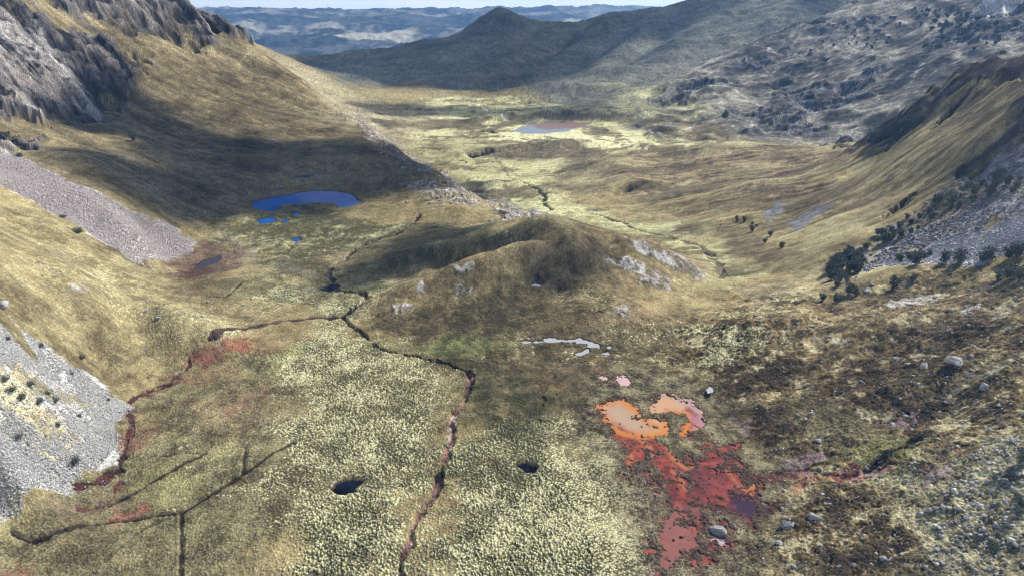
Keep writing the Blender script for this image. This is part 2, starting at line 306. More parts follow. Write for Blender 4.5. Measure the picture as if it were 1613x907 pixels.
# ------------------------------------------------------------------ regions (outlines are spots seen in the picture)
G_pale = [[(505,520),(560,520),(620,560),(690,575),(735,590),(728,650),(705,700),(690,760),(650,830),(628,907),(600,1150),(330,1150),(400,930),(470,860),(430,800),(500,720),(470,640),(440,580)],
          [(735,700),(800,680),(860,678),(940,700),(990,760),(1000,830),(1040,907),(1060,1150),(640,1150),(640,900),(700,790)],
          [(1075,545),(1110,520),(1170,520),(1190,545),(1150,575),(1095,572)], [(480,330),(560,345),(640,352),(600,380),(520,430),(440,470),(400,440),(420,390),(330,370),(350,350)],
          [(520,440),(600,400),(680,395),(640,430),(580,470),(520,490),(440,480)]]
G_olive = [[(190,690),(260,600),(400,540),(500,515),(470,600),(520,700),(460,790),(420,900),(330,1150),(-100,1150),(-60,870),(80,790)]]
G_dark = [[(640,492),(720,462),(770,444),(830,434),(900,446),(960,462),(1020,470),(1100,485),(1130,520),(1080,560),(1010,600),(950,640),(950,700),(850,680),(740,700),(735,600),(690,570),(560,520),(600,500)]]
G_heath = [[(1130,470),(1250,450),(1330,460),(1450,430),(1613,440),(1900,430),(1900,1150),(1150,1150),(1160,850),(1210,760),(1150,690),(1100,620),(1040,590),(1090,540)]]
G_low = [[(560,178),(700,150),(830,150),(960,165),(1060,200),(1190,228),(1000,232),(900,262),(870,290),(930,330),(1080,360),(1150,400),(1180,430),(1110,450),(1050,400),(900,350),(740,300),(640,230),(600,200)]]
G_right = [[w_(1340,790),w_(1420,680),w_(1500,540),w_(1613,440),('w',1.35,560),('w',1.35,150),(1613,405),(1450,400),(1300,420),(1200,410),(1150,380),(1000,320),(930,250),(1100,225)]]
G_bench = [[(940,238),(1100,225),(1260,230),(1330,232),(1290,300),(1200,320),(1080,310),(980,290),(900,290)]]
G_rockm = [[(1007,190),w_(1085,1640),w_(1180,1760),w_(1300,1880),w_(1500,1950),('w',1.35,1950),('w',1.35,820),w_(1613,800),w_(1420,880),w_(1340,920),(1180,221),(1040,214)]]
G_midr = [[w_(470,2300),w_(470,3500),w_(785,3600),w_(1000,3500),w_(1330,3000),w_(1500,2600),w_(1400,2000),w_(1180,1800),w_(1085,1660),(1007,187),(830,147),(640,132),(530,132)]]
G_cliff = [[w_(-300,420),w_(-300,640),w_(100,720),w_(270,765),w_(335,790),w_(365,780),(352,90),(300,92),(222,78),(225,135),(180,150),(150,160),(165,188),(120,182),(70,160),(20,215),(-60,215)]]
G_edge = [[(560,170),(590,205),(640,235),(700,270),(760,305),(850,335),(900,345),(850,350),(760,330),(700,318),(640,265),(590,225),(530,185)]]
G_lm = [[(-400,262),(0,235),(120,290),(200,330),(320,372),(330,340),(400,290),(520,240),(600,245),w_(600,640),w_(510,800),w_(430,860),w_(370,880),w_(270,860),w_(100,820),('w',-1.35,800),('w',-1.3,240)]]
G_lb = [[(-300,1150),(-60,900),(0,790),(150,750),(190,680),(180,620),(330,560),(400,500),(330,430),(310,380),(200,330),(-400,240)]]
SC_up = [(-60,262),(0,240),(60,262),(130,300),(200,328),(265,352),(312,380),(290,405),(225,422),(195,405),(140,368),(85,340),(30,300),(-60,275)]
SC_lo = [(-200,505),(0,520),(50,540),(110,575),(160,608),(188,640),(190,685),(165,725),(110,755),(40,778),(0,786),(-60,788),(-200,750)]
SC_lo2 = [(-80,575),(20,590),(100,600),(135,640),(120,690),(70,700),(20,660),(-80,650)]
SC_r = [(1900,300),(1613,335),(1560,360),(1480,380),(1400,408),(1360,418),(1420,422),(1500,412),(1613,402),(1900,390)]
SC_r2 = [(1330,410),(1400,360),(1480,305),(1540,270),(1613,235),(1900,150),(1900,330),(1613,335),(1480,382),(1380,420)]
KNOLL = [(560,500),(600,460),(615,422),(690,376),(800,352),(865,344),(930,350),(1010,372),(1080,400),(1130,438),(1050,462),(960,465),(800,470),(680,480)]

Zt = BASE.astype(np.float32).copy()
mnt = sstep(600, 1500, Y).astype(np.float32); far = sstep(5000, 9000, Y).astype(np.float32)
# broad relief
hum = field(34, 5, 61, .5)
Zt += hum * (0.85 + .0012 * np.clip(Y, 0, 1500)) * (1 - far)
Zt += N3 * .10 * (1 - mnt)
Mf = field(420, 8, 81, .52, True)
steep = np.zeros_like(Zt)
def addmask(dst, polys, k=1.0, **kw):
    for p in polys:
        sl, m = mask(p, **kw); dst[sl] = np.maximum(dst[sl], m * k)
M_rockm = np.zeros_like(Zt); addmask(M_rockm, G_rockm, soft=30, namp=40, nlam=150)
M_midr = np.zeros_like(Zt); addmask(M_midr, G_midr, soft=80, namp=60, nlam=300)
Mf = field(420, 6, 81, .42, True)
Zt += (Mf - .9) * (M_midr * 11 + M_rockm * 8)
Ff = field(3000, 9, 91, .55, True); Zt += (Ff - 1.35) * 125 * far
# gullies running down the mid ridge and the far slopes: noise stretched across the valley
gx = fbm(X / 260 + .35 * Y / 700, Y / 1500, 1.0, 4, 130, .5, True)
Zt += (gx * 6 * M_midr).astype(np.float32)

def stretched(sl, p0, p1, lam, ratio, octs, seed, ridged=True, gain=.55):
    """ridged noise drawn out along the ground line p0 -> p1"""
    w0, w1 = atw(*p0), atw(*p1); t = math.atan2(w1[1] - w0[1], w1[0] - w0[0]); c, s = math.cos(t), math.sin(t)
    u = X[sl] * c + Y[sl] * s; v = -X[sl] * s + Y[sl] * c; out = np.zeros(u.shape, np.float32); amp = 1
    for k in range(octs):
        l = lam / 2.03 ** k; n = gnoise(u / (l * ratio) + 3.1 * k, v / l, seed + k)
        wgt = np.clip(l / (.0028 * Y[sl]) - 1, 0, 1)
        out += (amp * wgt * ((1 - 2 * np.abs(n)) if ridged else n)).astype(np.float32); amp *= gain
    return out
# crags of the left mountain
M_cliff = np.zeros_like(Zt); addmask(M_cliff, G_cliff, soft=5, namp=26, nlam=90, noct=6)
slc, _ = region(G_cliff[0], 5, 26, 90)
CR = stretched(slc, (60, 40), (165, 180), 55, 4.5, 7, 200, gain=.62); CRs = stretched(slc, (60, 40), (165, 180), 55, 4.5, 5, 200, gain=.52); CRF = stretched(slc, (60, 40), (165, 180), 16, 5, 5, 230, gain=.8); CR2 = stretched(slc, (60, 40), (165, 180), 150, 2.5, 3, 220)
GAP = mask([(20,-10),(70,2),(130,18),(205,60),(215,78),(170,72),(110,50),(60,30)], 6, 10, 40)
M_cliff[GAP[0]] *= 1 - .85 * GAP[1]
rk = np.clip(M_cliff[slc] * (.75 + 1.1 * CR2), 0, 1); CLIFFM = np.zeros_like(Zt); CLIFFM[slc] = rk
Zt[slc] += rk * ((CRs - .75) * 3.4 + (CR - 1) * .5 + (terr(CR2 * 2.2 + CRs * .9) - 2) * 4.5) * np.clip(Y[slc] / 600, .5, 1.2)
# broken rock along the shelf edge, on the knoll's right shoulder, on the right spur and on the rocky mountain
M_edge = np.zeros_like(Zt); addmask(M_edge, G_edge, soft=4, namp=12, nlam=30, noct=5)
RR = field(24, 7, 240, .62, True)
Zt += CLIFFM * (RR - 1.15) * 2.2
Zt += M_edge * (RR - .8) * 1.5
rock2 = np.clip((field(190, 5, 260, .6) - .12) * 5, 0, 1) * M_rockm
RM = field(70, 7, 275, .66, True); RS = field(90, 4, 285, .45, True)
Zt += rock2 * ((RS - .8) * 5 + (RM - 1) * .8 + (terr(RS * 1.8) - 1) * 3.5) + M_rockm * (RS - .8) * 3
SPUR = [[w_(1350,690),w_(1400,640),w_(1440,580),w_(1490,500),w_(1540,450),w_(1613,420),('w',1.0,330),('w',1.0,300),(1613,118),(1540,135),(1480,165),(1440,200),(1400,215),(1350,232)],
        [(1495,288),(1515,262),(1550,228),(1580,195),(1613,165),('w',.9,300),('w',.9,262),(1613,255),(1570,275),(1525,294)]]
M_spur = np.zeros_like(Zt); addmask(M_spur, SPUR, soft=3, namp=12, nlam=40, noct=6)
Zt += M_spur * ((RR - .9) * .5 + ((RS - .9) * 3 + (terr(RS * 1.5) - 1) * 3) * np.clip(Y / 500, 0, 1))
sl, m = mask(G_right[0], 20, 10, 40); ST = stretched(sl, (1613,130), (1200,370), 9, 9, 4, 290, False)
Zt[sl] += m * ST * .75 * (1 - M_spur[sl])
for p, dz in ((SPUR[0], 4), (SPUR[1], 4)): s2, m2 = mask(p, 2.5, 7, 30, noct=5); Zt[s2] -= m2 * dz
Zt[sl] += 0 * m; RSTREAK = np.zeros_like(Zt); RSTREAK[sl] = ST * m
sl, m = mask(G_lm[0], 20, 10, 40); ST = stretched(sl, (250,120), (480,215), 12, 7, 4, 300, False)
Zt[sl] += m * ST * .7 * (1 - CLIFFM[sl]); LSTREAK = np.zeros_like(Zt); LSTREAK[sl] = ST * m
# heath: lumps and hollows
M_heath = np.zeros_like(Zt); addmask(M_heath, G_heath, soft=10, namp=10, nlam=30)
M_dark = np.zeros_like(Zt); addmask(M_dark, G_dark, soft=8, namp=8, nlam=20)
M_pale = np.zeros_like(Zt); addmask(M_pale, G_pale, soft=12, namp=12, nlam=22, noct=5)
HR = field(13, 6, 310, .65)
HS = field(5, 4, 315, .75)
Zt += M_heath * (HR * .45 + HS * .30 + BU * .25) + M_dark * (HR * .15 + HS * .12 + BU * .15)
bare = np.zeros_like(Zt)
for p in (SC_up, SC_lo, SC_r, SC_r2): addmask(bare, [p], soft=1.5, namp=4, nlam=14)
grass = (1 - bare) * (1 - CLIFFM) * (1 - M_edge)
Zt += TU * (.16 + .22 * M_pale) * (.5 + .8 * TID) * grass

# ------------------------------------------------------------------ colour of the ground (what it is made of; the spur crags also carry painted shade)
c3 = lambda *c: np.array(c, np.float32)
COL = np.empty(X.shape + (3,), np.float32)
def tone(cd, cl, t): return cd + (cl - cd) * np.clip(t, 0, 1)[..., None]
t0 = .5 + .28 * N1 + .22 * N3
COL[:] = tone(c3(.17,.135,.055), c3(.40,.335,.155), t0)
del t0
def paint(polys, dark, light, soft=6, namp=6, nlam=20, k=1.0, wN=(.25, .25, .2), tu=0.0, seed=50, noct=4, add=0.0, closed=True, width=0):
    for p in polys:
        sl, m = mask(p, soft, namp, nlam, seed, closed, noct, width)
        t = .5 + add + wN[0] * N1[sl] + wN[1] * N2[sl] + wN[2] * N3[sl] + tu * (TU[sl] - .4)
        COL[sl] += (tone(c3(*dark), c3(*light), t) - COL[sl]) * (m * k)[..., None]
def paintf(m, dark, light, t): COL[:] += (tone(c3(*dark), c3(*light), t) - COL) * np.clip(m, 0, 1)[..., None]
paint(G_lb, (.155,.122,.052), (.385,.335,.16), soft=12, namp=10, wN=(.25,.22,.28), tu=.25)
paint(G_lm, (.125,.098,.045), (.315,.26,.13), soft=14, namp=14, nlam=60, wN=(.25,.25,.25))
paint(G_right, (.15,.118,.05), (.38,.32,.155), soft=8, namp=8, nlam=40, wN=(.1,.2,.2))
paintf(np.abs(RSTREAK) > 0, (.17,.13,.055), (.48,.41,.20), .55 + .5 * RSTREAK + .2 * N2 + .15 * N3) if False else None
paint(G_bench, (.105,.08,.042), (.30,.235,.125), soft=25, namp=25, nlam=60, wN=(.35,.35,.35))
paint(G_low, (.20,.19,.085), (.47,.455,.24), soft=12, namp=16, nlam=70, wN=(.3,.3,.2), add=.1)
paint([[(560,178),(640,172),(700,180),(800,195),(1000,212),(1180,228),(1000,232),(880,225),(740,215),(640,222)]], (.32,.30,.15), (.55,.53,.31), soft=25, namp=25, nlam=90, wN=(.2,.2,.1), add=.2)
paint(G_rockm, (.10,.092,.075), (.27,.25,.205), soft=30, namp=30, nlam=120, wN=(.2,.25,.25))
paint(G_midr, (.085,.088,.07), (.27,.265,.20), soft=40, namp=40, nlam=200, wN=(.3,.2,.2))
paint([[(430,85),(500,118),(560,150),(600,165),(700,172),(560,195),(500,160)]], (.24,.20,.11), (.42,.37,.22), soft=30, namp=30, nlam=120)
# brown moraine lumps of the lower valley
for p in ([(640,192),(700,188),(720,200),(660,206)], [(770,200),(800,182),(860,175),(940,178),(1000,188),(1080,205),(960,190),(850,186),(810,200)], [(745,240),(800,228),(900,222),(960,236),(930,262),(880,250),(790,252)],
          [(860,290),(890,262),(950,250),(1000,270),(960,300),(900,305)], [(690,190),(750,185),(770,200),(720,212)], [(1010,185),(1050,175),(1150,200),(1150,222),(1040,212)]):
    paint([p], (.12,.10,.055), (.28,.24,.13), soft=10, namp=14, nlam=40, wN=(.2,.25,.3))
paint([[(960,140),(1100,150),(1150,190),(1020,180),(980,160)]], (.22,.21,.11), (.42,.40,.23), soft=40, namp=40, nlam=150)
sl = (slice(int(np.searchsorted(YMAX, 4500)), NS), slice(0, NA)); fl = sstep(4500, 6500, Y[sl])
fn = N1[sl] * .5 + .8 * field(1500, 4, 330, .7)[sl]; tf = np.clip(.5 + 1.1 * fn, 0, 1)
COL[sl] += (tone(c3(.07,.075,.05), c3(.50,.47,.38), tf) - COL[sl]) * fl[..., None]
# streaks of other grasses down the slopes, brown and grey patches on the lower valley floor, crags breaking through the rocky mountain
COL *= np.clip(1 + .40 * RSTREAK + .28 * LSTREAK, .55, 1.5)[..., None]
M_low = np.zeros_like(Zt); addmask(M_low, G_low, soft=12, namp=16, nlam=70)
pz = field(85, 7, 500, .72); paintf(M_low * np.clip((pz - .10) * 3.5, 0, .85), (.11,.095,.05), (.27,.235,.13), .5 + .5 * N2)
pz2 = field(120, 8, 520, .72); M_b = np.zeros_like(Zt); addmask(M_b, G_bench + G_right, soft=12, namp=16, nlam=70)
paintf(M_b * np.clip((pz2 - .22) * 3, 0, .7), (.085,.068,.035), (.20,.16,.09), .5 + .5 * N2); paintf(M_b * np.clip((-pz2 - .22) * 3, 0, .6), (.27,.24,.12), (.44,.40,.21), .5 + .5 * N2)
COL *= np.clip(1 + M_rockm * (.55 * (RM - 1.24) + .5 * pz2), .3, 2.2)[..., None]
paintf(M_rockm * np.clip((RM - 1.75) * 3, 0, .8), (.30,.285,.27), (.46,.44,.425), .5 + .5 * N2)
M_l = np.zeros_like(Zt); addmask(M_l, G_lm + G_lb, soft=12, namp=16, nlam=60)
paintf(M_l * np.clip((pz2 - .28) * 3, 0, .6), (.09,.07,.035), (.22,.175,.09), .5 + .5 * N2)
# knoll, basin
paint([[(560,500),(600,460),(615,422),(690,376),(800,352),(865,344),(930,350),(1010,372),(1080,400),(1130,438),(1050,452),(960,450),(880,442),(820,430),(760,442),(690,466),(620,490)]], (.14,.108,.048), (.34,.275,.13), soft=10, namp=8, nlam=25, wN=(.2,.2,.35), tu=.1)
paint(G_olive, (.105,.09,.042), (.29,.26,.125), soft=6, namp=8, wN=(.25,.25,.3), tu=.5, add=-.05)
paint(G_dark, (.085,.07,.03), (.25,.20,.09), soft=8, namp=9, wN=(.3,.3,.35), tu=.3, add=-.05)
paint(G_heath, (.085,.060,.022), (.33,.255,.105), soft=10, namp=10, wN=(.25,.45,.4), tu=.25, add=-.12)
for p in G_pale:
    sl, m = mask(p, 16, 12, 22, noct=5); m = sstep(.30, .62, m + (TID[sl] - .5) * .55 + .22 * N2[sl])
    t = .36 + .15 * N1[sl] + .30 * N2[sl] + .32 * N3[sl] + .95 * (TU[sl] - .35) + .35 * (TID[sl] - .5)
    COL[sl] += (tone(c3(.12,.11,.045), c3(.475,.455,.265), t) - COL[sl]) * m[..., None]
# drier, greener, browner patches
for p, d, l_, k in ([[(600,400),(720,350),(770,370),(640,430),(560,470),(500,465)], (.09,.09,.042), (.20,.19,.09), .8],
    [[(740,600),(860,560),(940,600),(930,660),(800,690),(735,660)], (.07,.075,.025), (.23,.19,.08), .6], [[(640,540),(760,530),(840,545),(760,560),(680,560)], (.13,.15,.04), (.34,.34,.12), .7],
    [[(410,560),(460,545),(480,560),(430,580)], (.14,.16,.04), (.3,.3,.1), .6], [[(1400,690),(1460,690),(1420,720),(1330,750),(1320,725)], (.2,.19,.05), (.42,.38,.12), .7],
    [[(1400,760),(1520,720),(1613,680),(1800,700),(1800,1150),(1400,1150),(1440,900)], (.15,.13,.06), (.5,.46,.28), .75], [[(1240,640),(1330,640),(1380,680),(1260,690)], (.2,.17,.08), (.46,.41,.22), .7],
    [[(1300,460),(1480,440),(1613,450),(1613,520),(1450,520),(1330,500)], (.17,.13,.06), (.4,.32,.16), .6], [[(1150,450),(1300,420),(1350,470),(1200,480)], (.2,.16,.08), (.45,.39,.22), .7],
    [[(300,720),(360,700),(360,730),(320,750)], (.22,.2,.06), (.42,.37,.14), .7], [[(200,770),(270,730),(330,750),(300,790),(200,800)], (.2,.19,.07), (.36,.33,.13), .6],
    [[(80,760),(180,745),(200,800),(120,830),(20,810)], (.13,.09,.05), (.25,.19,.11), .7], [[(-60,850),(60,800),(200,810),(285,830),(270,907),(200,1000),(-60,1000)], (.09,.075,.035), (.25,.21,.10), .6], [[(300,640),(420,600),(470,640),(400,690),(320,700)], (.12,.085,.045), (.28,.22,.11), .6], [[(700,440),(760,430),(830,440),(800,470),(700,470)], (.15,.13,.06), (.34,.29,.15), .6],
    [[(250,390),(330,380),(400,400),(340,440),(270,435)], (.12,.08,.055), (.24,.17,.11), .85], [[(1130,350),(1260,395),(1230,420),(1150,405)], (.11,.09,.045), (.24,.19,.1), .8],
    [[(350,440),(430,430),(430,460),(350,470)], (.15,.13,.06), (.28,.25,.12), .7], [[(190,690),(350,560),(480,505),(500,515),(420,560),(300,620),(240,690)], (.15,.10,.05), (.30,.22,.10), .8],
    [[(1000,470),(1070,480),(1080,500),(1010,520),(940,505),(960,480)], (.10,.08,.035), (.26,.2,.1), .8], [[(955,478),(1040,482),(1035,505),(960,505)], (.2,.15,.06), (.36,.29,.14), .8],
    [[(840,580),(950,575),(920,620),(850,610)], (.12,.08,.04), (.28,.2,.1), .6]):
    paint([p], d, l_, soft=4, namp=7, nlam=18, k=k, wN=(.25,.3,.35), tu=.3, noct=5)
# shrubby blackish heath scattered through the brown ground
hb = np.clip((HR * .55 + HS * .55 + .25 * N3 - .26) * 3.5, 0, 1)
paintf(np.maximum(M_heath, M_dark * .6) * hb * .75, (.035,.03,.014), (.10,.08,.035), .5 + .5 * N3)
hp = np.clip((-HR * .5 - HS * .5 + .45 * N3 + .25 * N1 - .34) * 3, 0, 1); paintf(M_heath * hp * .55, (.30,.26,.13), (.50,.46,.29), .5 + .5 * N3)
COL *= c3(.985, 1.0, .99)
# rock
RF = field(5, 4, 600, .7, True)
Rk = lambda dark, light, m, t: paintf(m, dark, light, t)
g = .45 + .35 * N1 + .3 * N3
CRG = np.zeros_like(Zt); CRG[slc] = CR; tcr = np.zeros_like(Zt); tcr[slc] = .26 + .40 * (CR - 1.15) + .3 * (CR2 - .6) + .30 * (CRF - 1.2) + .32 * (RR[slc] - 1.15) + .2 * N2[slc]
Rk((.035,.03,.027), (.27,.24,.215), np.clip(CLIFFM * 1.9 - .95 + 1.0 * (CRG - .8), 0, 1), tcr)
Rk((.06,.052,.045), (.36,.33,.30), M_edge * np.clip(RR * 1.2 - .85 + N3 * .5, 0, 1), .1 + .35 * RR + .3 * N3)
Rk((.04,.04,.042), (.30,.28,.27), rock2 * np.clip(RM * .9 - .2, 0, 1), -.05 + .35 * RM + .2 * N3)
Rk((.022,.02,.016), (.16,.135,.11), M_spur * np.clip(RR * .9 + .4 * N2, 0, 1), .05 + .25 * RR)  # spur crags: shade of the steep faces put into a very dark rock colour
WALL = [[w_(1530,1560),(1545,20),(1570,30),w_(1613,1280),('w',.8,1280),('w',1.0,1600)]]
sl, m = mask(WALL[0], 12, 20, 80); COL[sl] += (tone(c3(.2,.19,.18), c3(.62,.60,.58), .5 + .35 * RM[sl] + .3 * N2[sl]) - COL[sl]) * m[..., None]; Zt[sl] += m * RM[sl] * 8
for p, k in (([(950,400),(1000,408),(1040,430),(1060,448),(1020,440),(975,425),(955,412)], 1), ([(985,375),(1020,385),(1080,410),(1110,440),(1090,437),(1040,412),(1000,395)], 1), ([(1000,438),(1060,444),(1060,460),(1010,452)], .9),
             ([(715,425),(745,420),(750,430),(720,432)], .8), ([(720,452),(745,455),(740,462),(718,460)], .9), ([(620,484),(655,486),(650,492),(622,492)], .9), ([(665,452),(682,456),(672,464),(660,460)], .8),
             ([(960,486),(985,482),(990,498),(965,500)], .8), ([(630,290),(690,285),(740,300),(770,318),(720,322),(660,305)], .7), ([(430,395),(430,396),(431,396)], .1), ([(770,318),(860,335),(905,345),(860,348),(780,335)], .9),
             ([(1400,475),(1440,468),(1480,462),(1450,480),(1395,486)], .8), ([(1520,485),(1545,478),(1530,492),(1510,498)], .8), ([(1270,525),(1310,530),(1345,540),(1290,540)], .6), ([(150,462),(165,468),(110,466)], .7),
             ):
    sl, m = mask(p, .8, 2.2, 7, noct=5, seed=70); m = m * k * np.clip(.75 + RR[sl], 0, 1)
    m = m * np.clip(.1 + RR[sl] * .6 + .6 * (RF[sl] - .9) + .3 * N3[sl], 0, 1); COL[sl] += (tone(c3(.09,.08,.07), c3(.42,.40,.38), .02 + .35 * RR[sl] + .5 * (RF[sl] - .9) + .3 * N3[sl]) - COL[sl]) * m[..., None]; Zt[sl] += m * (.1 + RR[sl] * .25)
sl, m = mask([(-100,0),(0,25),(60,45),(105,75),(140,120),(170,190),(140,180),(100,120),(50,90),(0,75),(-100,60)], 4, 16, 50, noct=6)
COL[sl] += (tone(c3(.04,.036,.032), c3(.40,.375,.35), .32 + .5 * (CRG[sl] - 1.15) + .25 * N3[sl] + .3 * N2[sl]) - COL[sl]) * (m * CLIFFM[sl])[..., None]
# scree
for p, d, l_ in ((SC_up, (.33,.30,.29), (.52,.475,.465)), (SC_lo, (.33,.33,.325), (.50,.50,.495)), (SC_r, (.36,.36,.38), (.54,.54,.58))):
    paint([p], d, l_, soft=1.2, namp=4, nlam=14, wN=(.12,.1,.5), noct=5)
paint([SC_r2], (.15,.15,.16), (.38,.38,.41), soft=2.5, namp=11, nlam=22, k=.85, wN=(.3,.4,.5), noct=5)
SLB = [[(1340,400),(1420,345),(1500,300),(1560,285),(1613,280),(1613,300),(1520,330),(1430,372),(1360,405)], [(1330,425),(1400,395),(1470,370),(1560,350),(1613,330),(1613,338),(1480,382),(1400,410)]]
paint(SLB, (.15,.12,.055), (.38,.32,.16), soft=3, namp=7, nlam=25, k=.8)
paint([SC_lo2], (.22,.18,.08), (.46,.40,.21), soft=3, namp=8, nlam=14, k=.9, wN=(.2,.2,.6))
paint([[(20,268),(80,285),(190,330),(260,362),(180,345),(90,300)]], (.2,.16,.08), (.4,.33,.18), soft=1.5, namp=5, nlam=12, k=.55)
paint([[(-50,280),(10,285),(60,305),(20,300)]], (.2,.16,.08), (.4,.33,.18), soft=3, namp=5, k=.5)
paint([[(1195,340),(1225,318),(1245,320),(1215,345)], [(1240,355),(1270,335),(1320,318),(1300,335),(1255,362)]], (.10,.10,.11), (.28,.28,.30), soft=1.5, namp=4, nlam=14)
# reddish, iron-stained ground beside the pools and seeps
RED = [((.10,.04,.03), (.24,.10,.065)), ((.17,.055,.03), (.36,.13,.06))]
for p, q_, k in (([(240,600),(270,590),(300,575),(350,540),(390,535),(385,550),(330,575),(300,590),(265,605)], 0, .85), ([(350,545),(375,535),(395,540),(385,553),(355,555)], 1, .6),
    ([(190,632),(210,640),(215,660),(205,700),(195,720),(190,700),(203,665)], 0, .8), ([(215,610),(250,603),(262,612),(222,618)], 0, .6), ([(290,580),(330,572),(320,582),(292,590)], 1, .5), ([(188,802),(220,803),(218,812),(192,815)], 1, .8),
    ([(215,690),(240,690),(240,710),(220,710)], 0, .6), ([(170,640),(200,630),(200,645)], 0, .5), ([(345,650),(400,620),(420,605),(400,630),(360,660)], 0, .5), ([(280,425),(300,415),(335,420),(330,435),(290,440)], 0, .7),
    ([(0,880),(30,883),(20,892),(0,890)], 0, .8), ([(950,590),(975,595),(985,608),(960,605)], 1, .5), ([(905,640),(945,640),(940,665),(915,660)], 0, .5), ([(1150,655),(1185,660),(1180,680),(1150,675)], 0, .5),
    ([(1200,742),(1260,738),(1350,748),(1260,750)], 1, .7), ([(1240,718),(1300,712),(1305,728),(1250,730)], 0, .7), ([(1340,745),(1400,730),(1390,742),(1345,752)], 0, .6), ([(1400,665),(1440,655),(1430,678),(1400,680)], 0, .7),
    ([(1460,740),(1500,735),(1490,755),(1465,755)], 0, .5), ([(990,760),(1040,740),(1080,780),(1060,850),(1010,840)], 0, .35), ([(1110,700),(1160,700),(1200,760),(1190,810),(1100,830),(1080,760)], 0, .6)):
    paint([p], *RED[q_], soft=1.6, namp=4.5, nlam=6, k=k * (.7 if p[0][0] < 500 else 1), noct=6, seed=75, wN=(.2,.5,.4))
for p in ([(1240,718),(1300,712),(1305,728),(1250,730)], [(1340,745),(1400,730),(1390,742),(1345,752)], [(1400,665),(1440,655),(1430,678),(1400,680)], [(1460,740),(1500,735),(1490,755),(1465,755)], [(1150,655),(1185,660),(1180,680),(1150,675)]):
    paint([p], (.20,.15,.15), (.42,.33,.34), soft=.4, namp=2.2, nlam=6, k=.65, noct=5, seed=76)

# ------------------------------------------------------------------ watercourses, ditches
def cut(pts, width, depth, dark=(.035,.025,.018), light=(.13,.085,.055), namp=.6, nlam=6, soft=.35, k=1.0, seed=90):
    sl, d = region(pts, soft, namp, nlam, seed, False, width + 3)
    m = 1 - sstep(width * .5, width * .5 + soft * 2, d); Zt[sl] -= (m * depth).astype(np.float32)
    mc = (1 - sstep(width * .5 - soft * .3, width * .5 + soft, d)) * k
    COL[sl] += (tone(c3(*dark), c3(*light), .5 + .5 * N3[sl]) - COL[sl]) * mc[..., None]
STREAM = [(632,1150),(628,960),(630,907),(632,880),(645,850),(650,830),(665,805),(678,785),(690,760),(692,740),(703,715),(712,690),(712,675),(709,665),(715,650),(728,635),(735,615),(741,595),(738,585),(714,577),(703,570),(685,566),(660,560),(640,556),(600,549),(590,545),(580,535),(565,522),(548,508),(540,497)]
cut(STREAM[:19], .95, 1.0, (.05,.028,.02), (.30,.18,.14), namp=.9, nlam=5); cut(STREAM[16:], .7, 1.0, (.035,.028,.02), (.16,.12,.09), namp=1.0, nlam=6)
cut([(716,652),(711,664),(711,676),(709,686)], 1.3, .2, (.22,.14,.11), (.50,.42,.38), namp=.8, nlam=2, k=.8)
cut([(540,497),(560,484),(580,470),(572,462),(540,460),(510,455),(525,440),(515,430),(520,420),(545,407),(560,392),(600,375),(625,370),(650,352),(660,340)], 1.6, 1.0, (.04,.03,.02), (.18,.14,.1), namp=1.2)
cut([(540,498),(500,499),(440,505),(390,514),(380,518),(330,540)], 1.3, .4, (.05,.035,.025), (.16,.1,.07), namp=1.0)
cut([(300,575),(262,605),(240,612),(215,622),(196,635),(205,660),(203,690),(195,715),(187,740),(170,752),(120,762)], .8, .5, (.05,.02,.02), (.15,.065,.05), namp=1.2, nlam=4)
DITCH = (.035,.026,.015), (.085,.065,.035)
cut([(285,1100),(286,950),(284,907),(286,860),(285,806)], .38, .45, *DITCH, namp=.2, nlam=3, k=1); cut([(285,806),(330,778),(380,745),(430,713),(462,698)], .5, .5, *DITCH, namp=.25, nlam=3, k=1); cut([(285,806),(240,812),(180,818),(120,824),(95,833),(70,846),(45,850),(20,840)], .42, .4, *DITCH, namp=.4, nlam=4, k=1)
cut([(382,742),(388,706)], .4, .35, *DITCH, namp=.2, nlam=3, k=1); cut([(170,795),(230,762),(290,730),(325,715)], .38, .3, *DITCH, namp=.3, nlam=3, k=.9); cut([(325,715),(290,715),(240,720)], .25, .25, *DITCH, namp=.5, nlam=3, k=.5)
cut([(380,447),(355,470),(338,468)], .4, .3, *DITCH, namp=.3); cut([(165,880),(180,865),(230,830),(275,812)], .3, .2, *DITCH, namp=.5, k=.6); cut([(125,800),(170,790),(190,760)], .4, .3, (.12,.05,.03), (.2,.1,.06), namp=1)
cut([(1130,440),(1140,425),(1128,412),(1110,398),(1105,385),(1040,370),(980,352),(930,335)], 1.8, .8, (.06,.05,.03), (.2,.16,.1), namp=2); cut([(870,330),(855,318),(860,308),(840,295),(835,292)], 3.5, 1.5, (.04,.035,.02), (.12,.1,.06), namp=3)
cut([(722,252),(735,257),(752,258)], 3, 2, (.03,.025,.02), (.1,.08,.05), namp=2); cut([(835,292),(800,278),(790,262),(780,250),(770,230),(740,215)], 2.2, .8, (.12,.12,.06), (.24,.22,.12), namp=3, k=.7); cut([(780,213),(820,218),(840,222),(830,228)], 2.5, .8, (.08,.08,.04), (.2,.18,.1), namp=3, k=.7)
cut([(1370,735),(1420,705),(1450,690)], .9, .8, (.04,.03,.02), (.1,.08,.04), namp=1.5); cut([(1440,670),(1400,640),(1370,630)], .7, .5, (.05,.04,.02), (.14,.1,.05), namp=2); cut([(1200,742),(1260,740),(1350,750),(1400,735)], .9, .4, (.2,.1,.07), (.4,.24,.17), namp=1)
cut([(740,160),(765,170),(790,180),(800,190)], 6, 2, (.4,.38,.34), (.6,.58,.55), namp=8, k=.8)
